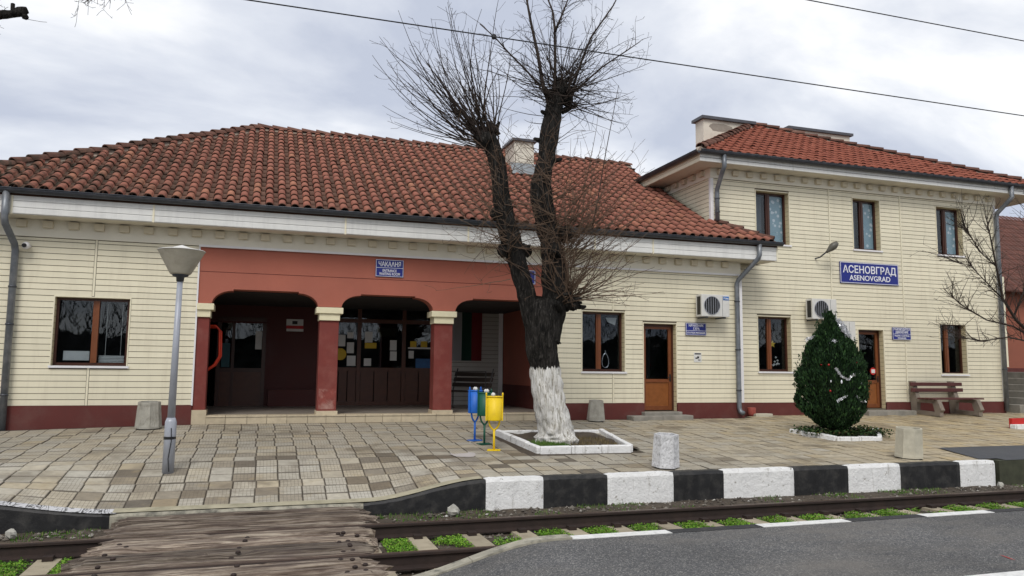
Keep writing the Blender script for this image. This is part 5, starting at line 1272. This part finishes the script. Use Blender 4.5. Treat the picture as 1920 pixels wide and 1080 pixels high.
drop(1578, 716, .018, MT['signwhite'], 'white drop ornament below the drooping tinsel loop', 'ornament', 'conifer ornaments', 1, 2.2); drop(1615, 718, .018, MT['signwhite'], 'white drop ornament at the right edge of the conifer', 'ornament', 'conifer ornaments', 1, 2.2); drop(1558, 715, .012, MT['signwhite'], 'small white drop ornament left of the middle', 'ornament', 'conifer ornaments', 1, 2); drop(1543, 665, .016, MT['signwhite'], 'white ornament high on the left of the conifer', 'ornament', 'conifer ornaments', 1, 1.6)
for (px, py, w_) in ((1540, 684, 'left of two red baubles high on the conifer'), (1554, 684, 'right of two red baubles high on the conifer'), (1606, 680, 'red bauble high on the right of the conifer'), (1557, 733, 'red bauble low on the conifer')): drop(px, py, .022, MT['bauble'], w_, 'bauble', 'red baubles')

# ------------------------------------------------------------------ trees
def limb_mesh(mb, path, radii, n=40, sub=10, ridge=.10, seed=0, flare=None):
    pts = [Vector(p) for p in path]; P = []; Rr = []
    for i in range(len(pts) - 1):            # Catmull-Rom
        p0, p1, p2, p3 = pts[max(i-1, 0)], pts[i], pts[i+1], pts[min(i+2, len(pts)-1)]
        for k in range(sub):
            t = k / sub; P.append(.5 * ((2*p1) + (p2-p0)*t + (2*p0-5*p1+4*p2-p3)*t*t + (3*p1-p0-3*p2+p3)*t**3)); Rr.append(lerp(radii[i], radii[i+1], t))
    P.append(pts[-1]); Rr.append(radii[-1]); b = len(mb.v)
    for i, p in enumerate(P):
        d = (P[min(i+1, len(P)-1)] - P[max(i-1, 0)]).normalized(); s = d.cross(Vector((0, 1, 0))).normalized(); u = s.cross(d)
        for k in range(n):
            a = 2*PI*k/n; L = i / sub
            rr = Rr[i] * .93 * (1 + .18 * noise.noise((math.cos(a)*1.3 + seed, math.sin(a)*1.3, L*1.1)) + .14 * noise.noise((math.cos(a)*2.6 + seed, math.sin(a)*2.6, L*3.3)) + ridge * .6 * abs(noise.noise((math.cos(a)*9 + seed, math.sin(a)*9, L*.8))) - ridge*.2 + .05 * noise.noise((math.cos(a)*11, math.sin(a)*11, L*6 + seed)))
            mb.v.append(tuple(p + (s*math.cos(a) + u*math.sin(a)) * rr))
    for i in range(len(P) - 1):
        for k in range(n): mb.f.append((b+i*n+k, b+(i+1)*n+k, b+(i+1)*n+(k+1) % n, b+i*n+(k+1) % n))
    mb.f.append(tuple(b + (len(P)-1)*n + k for k in range(n)))
def shoot(mb, p, d, L, r, n=7, bend=.15, wob=.12, sides=4, twigs=0, tw=(.15, .5), up=0):
    p = Vector(p); d = Vector(d).normalized(); pts = [p.copy()]; rs_ = [r]; bv = Vector((random.gauss(0, 1), random.gauss(0, 1), random.gauss(0, .5))) * bend / n
    for k in range(n):
        d = (d + bv + Vector((random.gauss(0, wob), random.gauss(0, wob), random.gauss(0, wob))) / n * 1.5 + Vector((0, 0, up / n))).normalized(); p = p + d * L / n; pts.append(p.copy()); rs_.append(max(.0030, r * (1 - .75 * (k + 1) / n)))
    mb.tube(pts, rs_, sides, False)
    for _ in range(twigs):
        k = random.randrange(1, n); q = pts[k].lerp(pts[k+1], random.random()); dd = (pts[k+1] - pts[k]).normalized(); sd = Vector((random.gauss(0, 1), random.gauss(0, 1), random.gauss(0, 1))); sd = (sd - dd * sd.dot(dd)).normalized()
        shoot(mb, q, dd * .7 + sd, random.uniform(*tw) * L * .6, max(.0030, rs_[k] * .5), 4, .3, .3, 3, 1 if random.random() < .4 else 0, (.3, .6), up * .5)
TYc = 13.25
bm_ = bark(at(1022, 690, TYc).z)
tree = tag(empty('pollarded_tree', (5.2, TYc, .5)), 'bare pollarded tree with a whitewashed trunk in the kerbed bed', 'tree')
def T(px, py, dy=0): return at(px, py, TYc + dy)
b0 = T(1045, 838); zt0 = gz(5.2, TYc)
mb = MB()
limb_mesh(mb, [Vector((b0.x, TYc, zt0 - .08)), Vector((b0.x - .01, TYc, zt0 + .07)), Vector((b0.x - .035, TYc, zt0 + .28)), T(1030, 750), T(1022, 690), T(1016, 640), T(1016, 590), T(1020, 560)], [.47, .415, .345, .305, .29, .30, .335, .30], 72, 9, .14, 3)
limb_mesh(mb, [T(1016, 660), T(1002, 610, -.02), T(985, 545, -.06), T(966, 480, -.08), T(950, 425, -.1), T(940, 370, -.1), T(935, 320, -.08), T(925, 283, -.05), T(915, 255, -.05)], [.25, .20, .18, .178, .20, .175, .15, .17, .13], 48, 8, .16, 8)
limb_mesh(mb, [T(1026, 640), T(1036, 580, .02), T(1040, 520, .04), T(1034, 460, .06), T(1022, 405, .08), T(1013, 350, .1), T(1024, 300, .1), T(1032, 240, .08), T(1040, 195, .06), T(1052, 160, .04)], [.27, .265, .25, .205, .21, .215, .17, .185, .17, .14], 48, 8, .16, 15)
for (c_, r_) in ((T(908, 262, -.1), .16), (T(922, 245, 0), .13), (T(1050, 168, .0), .16), (T(1062, 186, .06), .12), (T(1062, 566, -.05), .17), (T(1075, 572, -.1), .10), (T(985, 470, -.1), .11), (T(1058, 440, .0), .14), (T(945, 470, -.12), .12), (T(1040, 470, -.18), .13), (T(930, 400, -.12), .10)):
    b = len(mb.v); n = 16; m_ = 10                     # pollard knuckles
    for i in range(m_ + 1):
        for k in range(n):
            th, ph = PI * i / m_, 2*PI*k/n; dv_ = Vector((math.sin(th)*math.cos(ph), math.sin(th)*math.sin(ph), math.cos(th))); rr = r_ * (1 + .45 * noise.noise(dv_ * 2.4 + c_) + .25 * noise.noise(dv_ * 6 + c_)); mb.v.append(tuple(c_ + dv_ * rr))
    for i in range(m_):
        for k in range(n): mb.f.append((b+i*n+k, b+(i+1)*n+k, b+(i+1)*n+(k+1) % n, b+i*n+(k+1) % n))
for (px, py, dy, dx, L) in ((1075, 568, -.1, 1, .16), (1085, 575, -.05, 1.2, .14), (1058, 552, -.2, .4, .15), (1070, 560, -.15, .8, .2), (1048, 575, -.28, -.3, .12), (1078, 556, .0, 1, .12), (955, 475, -.1, -1, .14), (948, 455, -.1, -1, .10), (1066, 445, 0, 1, .12), (1060, 430, 0, 1, .10), (1046, 300, .1, 1, .07), (1008, 262, .1, -1, .08), (1064, 205, .05, 1, .12), (1072, 200, .05, 1, .09), (1022, 212, .05, -1, .09), (930, 240, -.05, .2, .12), (920, 236, 0, -.2, .14), (898, 262, -.1, -1, .12), (1046, 150, .05, -.1, .12), (1060, 152, .05, .3, .10)):
    c_ = T(px, py, dy); d_ = Vector((dx, -.25 + dy, random.uniform(-.1, .5))).normalized(); limb_mesh(mb, [c_ - d_ * .12, c_ + d_ * L * .5, c_ + d_ * L + Vector((0, 0, .02))], [.07, .042, .022], 10, 4, .3, px * .1)
mb.build('trunk', bm_, tree, True)
# thick young branches from the right head
for pts, r in ((((1028, 190), (1018, 160), (1008, 100), (995, 40), (984, -20)), .045), (((1040, 170), (1041, 110), (1040, 50), (1036, 20), (1022, -15)), .034), (((1040, 60), (1055, 25), (1070, -15)), .026), (((1075, 160), (1092, 110), (1108, 70), (1150, 10), (1160, -10)), .026), (((1078, 170), (1130, 125), (1175, 95), (1200, 78)), .020), (((1012, 160), (985, 130), (955, 100), (930, 72), (900, 45)), .022), (((1110, 430), (1120, 380), (1135, 290), (1160, 160)), .014)):
    q_ = [T(a, b, random.uniform(-.15, .15)) for a, b in pts]; m2 = MB(); nn = len(q_); m2.tube(q_, [r * (1 - .6 * k / (nn - 1)) for k in range(nn)], 7); m2.build('branch', MT['twig'], tree, True)
    if r > .015:
        m3 = MB()
        for k in range(16):
            i = random.randrange(nn - 1); u = random.random(); p = q_[i].lerp(q_[i+1], u); d = (q_[i+1] - q_[i]).normalized() + Vector((random.gauss(0, .8), random.gauss(0, .8), random.gauss(.2, .5))); shoot(m3, p, d, random.uniform(.25, .8), .008, 5, .4, .4, 3, 3, (.3, .7))
        o = m3.build('side_twigs', MT['twig'], tree); o['kind'] = 'stuff'
m4 = MB()
for k in range(78):                          # long whips of the left head, fanning up and to the left
    c_ = T(908 + random.gauss(0, 14), 258 + random.gauss(0, 8), random.gauss(-.05, .1)); a = math.radians(random.triangular(-88, 34, -40)); d = Vector((math.sin(a), random.gauss(0, .32), math.cos(a)))
    shoot(m4, c_, d, random.uniform(1.3, 2.6) * (1 if a < .2 else .8), random.uniform(.009, .016), 10, .5, .18, 4, 4, (.12, .35), .55)
for k in range(14):
    c_ = T(905 + random.gauss(0, 8), 266 + random.gauss(0, 8), random.gauss(-.1, .1)); a = math.radians(random.uniform(-96, -68)); d = Vector((math.sin(a), random.gauss(0, .3), math.cos(a)))
    shoot(m4, c_, d, random.uniform(1.3, 2.1), random.uniform(.009, .014), 10, .3, .12, 4, 3, (.12, .3), .55)
for k in range(135):                         # right head
    c_ = T(1052 + random.gauss(0, 11), 178 + random.gauss(0, 20), random.gauss(.04, .1)); a = math.radians(random.uniform(-105, 118)); d = Vector((math.sin(a), random.gauss(0, .4), math.cos(a)))
    shoot(m4, c_, d, random.uniform(.6, 1.9), random.uniform(.008, .014), 8, .45, .25, 4, 6, (.15, .45), .25)
m4.build('crown', MT['twig'], tree)
m5 = MB()
for k in range(85):                          # water shoots from the lower knuckles
    c_ = T(1062 + random.gauss(0, 8), 560 + random.gauss(0, 9), -.1 + random.gauss(0, .08)); a = math.radians(random.triangular(-85, 100, 48)); d = Vector((math.sin(a), random.gauss(-.2, .5), math.cos(a)))
    shoot(m5, c_, d, random.uniform(.5, 2.0), random.uniform(.008, .014), 9, .6, .28, 4, 4, (.15, .4), .15)
for k in range(210):
    s = random.random(); left = random.random() < .45
    c_ = T(lerp(958, 938, s) if left else lerp(1048, 1030, s), lerp(500, 300, s) + random.gauss(0, 18), random.uniform(-.28, .1)); a = math.radians(random.choice((-1, 1)) * random.uniform(25, 115) if not left else random.choice((-1, -1, 1)) * random.uniform(25, 115)); d = Vector((math.sin(a), random.gauss(-.3, .5), math.cos(a)))
    shoot(m5, c_, d, random.uniform(.45, 1.7), random.uniform(.006, .011), 8, .8, .4, 3, 3, (.2, .5), .05)
for k in range(65):                          # tall thin rods right of the trunk
    c_ = T(random.uniform(1040, 1075), random.uniform(420, 520), random.uniform(-.2, .1)); a = math.radians(random.uniform(15, 75)); d = Vector((math.sin(a), random.gauss(-.1, .3), math.cos(a)))
    shoot(m5, c_, d, random.uniform(1.2, 2.5), random.uniform(.007, .012), 9, .35, .2, 3, 4, (.1, .3), .3)
m5.build('water_shoots', MT['twig2'], tree)

# second pollard at the left, its stub reaching into view
TY2 = 12.2; t2 = tag(empty('pollarded_tree', (-4.9, TY2, .5)), 'black cut branch stub and twigs in the top left corner', 'tree')
mb = MB(); s_ = at(0, 22, TY2); limb_mesh(mb, [(-5.0, TY2, .4), (-4.95, TY2, 1.2), (-4.9, TY2, 3.0), (-4.9, TY2, 4.6), (-4.85, TY2, 5.8), (-4.8, TY2, 6.6)], [.42, .32, .29, .27, .24, .2], 32, 8, .12, 4)
limb_mesh(mb, [(-4.88, TY2, 5.4), at(-60, 34, TY2), at(-10, 29, TY2), at(20, 26, TY2), at(38, 22, TY2), at(52, 19, TY2)], [.16, .11, .07, .062, .075, .05], 20, 6, .2, 2)
limb_mesh(mb, [at(24, 24, TY2), at(24, 14, TY2), at(24, 7, TY2)], [.035, .03, .03], 10, 4, .2, 6); limb_mesh(mb, [at(40, 25, TY2), at(47, 31, TY2), at(51, 35, TY2)], [.045, .05, .03], 12, 4, .2, 9)
mb.build('trunk', bark(1.9), t2, True)
mb = MB(); shoot(mb, at(50, 36, TY2), at(78, 41, TY2) - at(50, 36, TY2), .25, .004, 4)
for k in range(26):
    c_ = at(random.uniform(130, 240), -45 + random.gauss(0, 8), TY2 + random.uniform(-.4, .4)); shoot(mb, c_, (random.gauss(0, .8), random.gauss(0, .4), -1), random.uniform(.25, .62), .006, 6, .8, .5, 3, 6, (.3, .7))
for px, tx in ((150, -4.8), (215, -4.8)): mb.tube([(tx, TY2, 6.5), at(-20, -70, TY2), at(px, -48, TY2), at(px + 60, -50, TY2)], [.05, .03, .016, .008], 6)
for k in range(8): shoot(mb, at(random.uniform(-30, 2), random.uniform(15, 40), TY2), (random.gauss(.4, .5), random.gauss(0, .4), random.gauss(0, .8)), random.uniform(.1, .3), .005, 5, .5, .4, 3, 2)
mb.build('crown', MT['twig'], t2)

# small bare tree at the right edge
TY3 = 14.6; t3 = tag(empty('bare_tree', (17.9, TY3, .6)), 'small bare tree leaning in from the right edge before the house', 'tree')
base = at(1948, 640, TY3); gb = gz(base.x, TY3); mb = MB()
limb_mesh(mb, [(base.x + .15, TY3, gb - .1), (base.x + .12, TY3, gb + .6), (base.x, TY3, base.z)], [.13, .10, .09], 20, 8, .1, 5); mb.build('trunk', MT['twig'], t3, True)
crown = MB()
for pts, r in ((((1948, 640), (1905, 600), (1880, 560), (1868, 500), (1856, 440), (1848, 405)), .045), (((1948, 640), (1900, 612), (1850, 600), (1800, 570), (1768, 540)), .030), (((1948, 645), (1890, 632), (1840, 640), (1800, 632), (1770, 612)), .022), (((1900, 596), (1930, 520), (1935, 440), (1925, 380)), .025), (((1880, 560), (1850, 530), (1822, 500), (1790, 490)), .018), (((1868, 500), (1835, 470), (1815, 435), (1805, 420)), .015), (((1948, 640), (1960, 560), (1950, 470)), .03)):
    q_ = [at(a, b, TY3 + random.uniform(-.35, .35) * (i / 3)) for i, (a, b) in enumerate(pts)]; nn = len(q_); m2 = MB(); m2.tube(q_, [r * (1 - .8 * k / (nn - 1)) for k in range(nn)], 7); m2.build('branch', MT['twig'], t3, True)
    for k in range(46):
        i = random.randrange(nn - 1); p = q_[i].lerp(q_[i+1], random.random()); d = (q_[i+1] - q_[i]).normalized() * 1.1 + Vector((random.gauss(0, .6), random.gauss(0, .6), random.gauss(.25, .5))); shoot(crown, p, d, random.uniform(.25, 1.0), .010, 6, .4, .25, 3, 3, (.2, .5), .2)
crown.build('crown', MT['twig'], t3)
rb_ = at(1905, 800, 13.9); fb2 = tag(empty('flower_box', (rb_.x + .5, 13.9, gz(rb_.x, 13.9))), 'red painted box on a white kerb at the right edge', 'planter')
zz = gz(rb_.x, 13.9); MB().box(rb_.x - .08, rb_.x + 1.5, 13.85, 14.0, zz - .02, zz + .10).build('kerb_stone', MT['kwhite'], fb2, bevel=.015); MB().box(rb_.x - .02, rb_.x + 1.5, 13.98, 14.06, zz + .0, zz + .24).build('board', MT['redpaint'], fb2)

# ------------------------------------------------------------------ overhead wires
def wire(name, z0, y, label, sag=.0):
    xs_ = frange(-40, 60, 2.0); mb = MB().tube([(x, y, z0 + sag * math.sin(x * .05)) for x in xs_], .008, 6); o = mb.build(name, MT['wire'], None); tag(o, label, 'wire', 'overhead wires')
wire('overhead_wire', 4.20 + CZ, 9.0, 'lower black overhead wire crossing the sky above the tree'); wire('overhead_wire', 5.49 + CZ, 9.0, 'upper black overhead wire in the top right corner')
cl = tag(MB().lathe([(.004, -.04), (.03, -.02), (.03, .02), (.004, .04)], 8, (2.66, 9.0, 4.2 + CZ)).build('wire_clamp', MT['wire'], None), 'small dark clamp on the lower overhead wire', 'clamp')

# ------------------------------------------------------------------ weeds, gravel and stones along the track
def okweed(x, y):
    if -1.75 < x < 1.45: return False
    f = ((x - s0) / .655) % 1.0
    return .20 < f < .80
def wd():
    x, y = random.uniform(-3.6, 12.5), random.uniform(8.15, 9.36)
    if not okweed(x, y) or noise.noise((x * 1.7, y * 1.7, 2.2)) < -.34: return None
    f = ((x - s0) / .655) % 1.0; e = min(f - .20, .80 - f, (y - 8.15), (9.36 - y) * .8)
    if random.random() > .35 + 6 * e: return None
    return (x, y, -.21 + random.uniform(0, .095) * min(1, 6 * e + .35) * (.7 + .5 * noise.noise((x * 7, y * 7, 1))))
w_ = blades(150000, wd, MT['weed'], 'weeds', None, (.0, .04), .012, leaf=True); tag(w_, 'bright green weeds growing between the sleepers', 'weeds', kind='stuff')
def wk():
    x, y = random.uniform(-3.4, 13.5), random.triangular(9.7, 10.42, 10.36)
    if -1.7 < x < 1.5 or noise.noise((x * 1.3, y, 8.2)) < .06: return None
    return (x, y, -.08)
w2_ = blades(6500, wk, MT['moss'], 'kerb_grass', None, (.015, .055), .006); tag(w2_, 'short grass tufts along the foot of the kerb', 'grass', kind='stuff')
mb = MB()
def pebble(mb, c, r):
    vs_ = []
    for d in ((1,0,0),(-1,0,0),(0,1,0),(0,-1,0),(0,0,1),(0,0,-1)): vs_.append(tuple(c[i] + d[i] * r * random.uniform(.6, 1.2) * (.7 if i == 2 else 1) for i in range(3)))
    mb.add(vs_, [(0,2,4),(2,1,4),(1,3,4),(3,0,4),(2,0,5),(1,2,5),(3,1,5),(0,3,5)])
for _ in range(9000):
    x, y = random.uniform(-4, 13), random.uniform(7.2, 10.36); pebble(mb, (x, y, -.195 + .13 * sstep((y - 9.55) / .5)), abs(random.gauss(.012, .012)) + .004)
gv = mb.build('gravel', MT['gravel'], None); tag(gv, 'loose stones scattered over the track bed', 'gravel', kind='stuff')
def boulder(px, py, Y, r, label):
    q = at(px, py, Y); mb = MB(); n, m_ = 9, 6
    for i in range(m_ + 1):
        for k in range(n):
            th, ph = PI*i/m_, 2*PI*k/n; d = Vector((math.sin(th)*math.cos(ph), math.sin(th)*math.sin(ph), math.cos(th)*.9)); rr = r * (1 + .5 * noise.noise(d * 1.6 + q)); mb.v.append(tuple(Vector((q.x, Y, -.05 + r * .55)) + d * rr))
    for i in range(m_):
        for k in range(n): mb.f.append((i*n+k, (i+1)*n+k, (i+1)*n+(k+1) % n, i*n+(k+1) % n))
    o = mb.build('rock', MT['rock'], None); tag(o, label, 'rock', 'stones by the kerb')
boulder(850, 960, 10.12, .085, 'pale angular stone lying before the sloping black kerb'); boulder(20, 1000, 10.1, .06, 'white stone under the black kerb at the left edge'); boulder(1876, 906, 10.15, .05, 'white stone at the right end of the painted kerb')

# far row of trees across the yard behind the viewer: it is what the panes mirror
mb = MB(); xs_ = frange(-90, 100, .35)
for x in xs_:
    for k in range(9):
        hm = 4.6 + 1.6 * noise.noise((x * .10, 0, 3)) + .9 * noise.noise((x * .5, 0, 7)) + .5 * noise.noise((x * 2.1, 0, 1)); mb.v.append((x, -34 + .9 * noise.noise((x * .9, k * .8, 4)), hm * k / 8))
for i in range(len(xs_) - 1):
    for k in range(8): mb.f.append((i*9+k, (i+1)*9+k, (i+1)*9+k+1, i*9+k+1))
for _ in range(7000):
    x = random.uniform(-70, 80); hmax = 6.8 + 2.6 * noise.noise((x * .12, 0, 3)); z = random.uniform(.3, 1) * hmax; L = random.uniform(.5, 1.5); a = random.gauss(0, .5); w = random.uniform(.02, .07)
    mb.add([(x - w, -34, z), (x + w, -34, z), (x + math.sin(a) * L, -34 + random.gauss(0, .4), z + L * math.cos(a))], [(0, 1, 2)])
bt = mb.build('tree_belt', pmat('distant_thicket', (.032, .033, .028), .9, .4, 1.2, bst=0), None); tag(bt, 'dark belt of trees across the yard, mirrored in the windows', 'trees', kind='stuff')
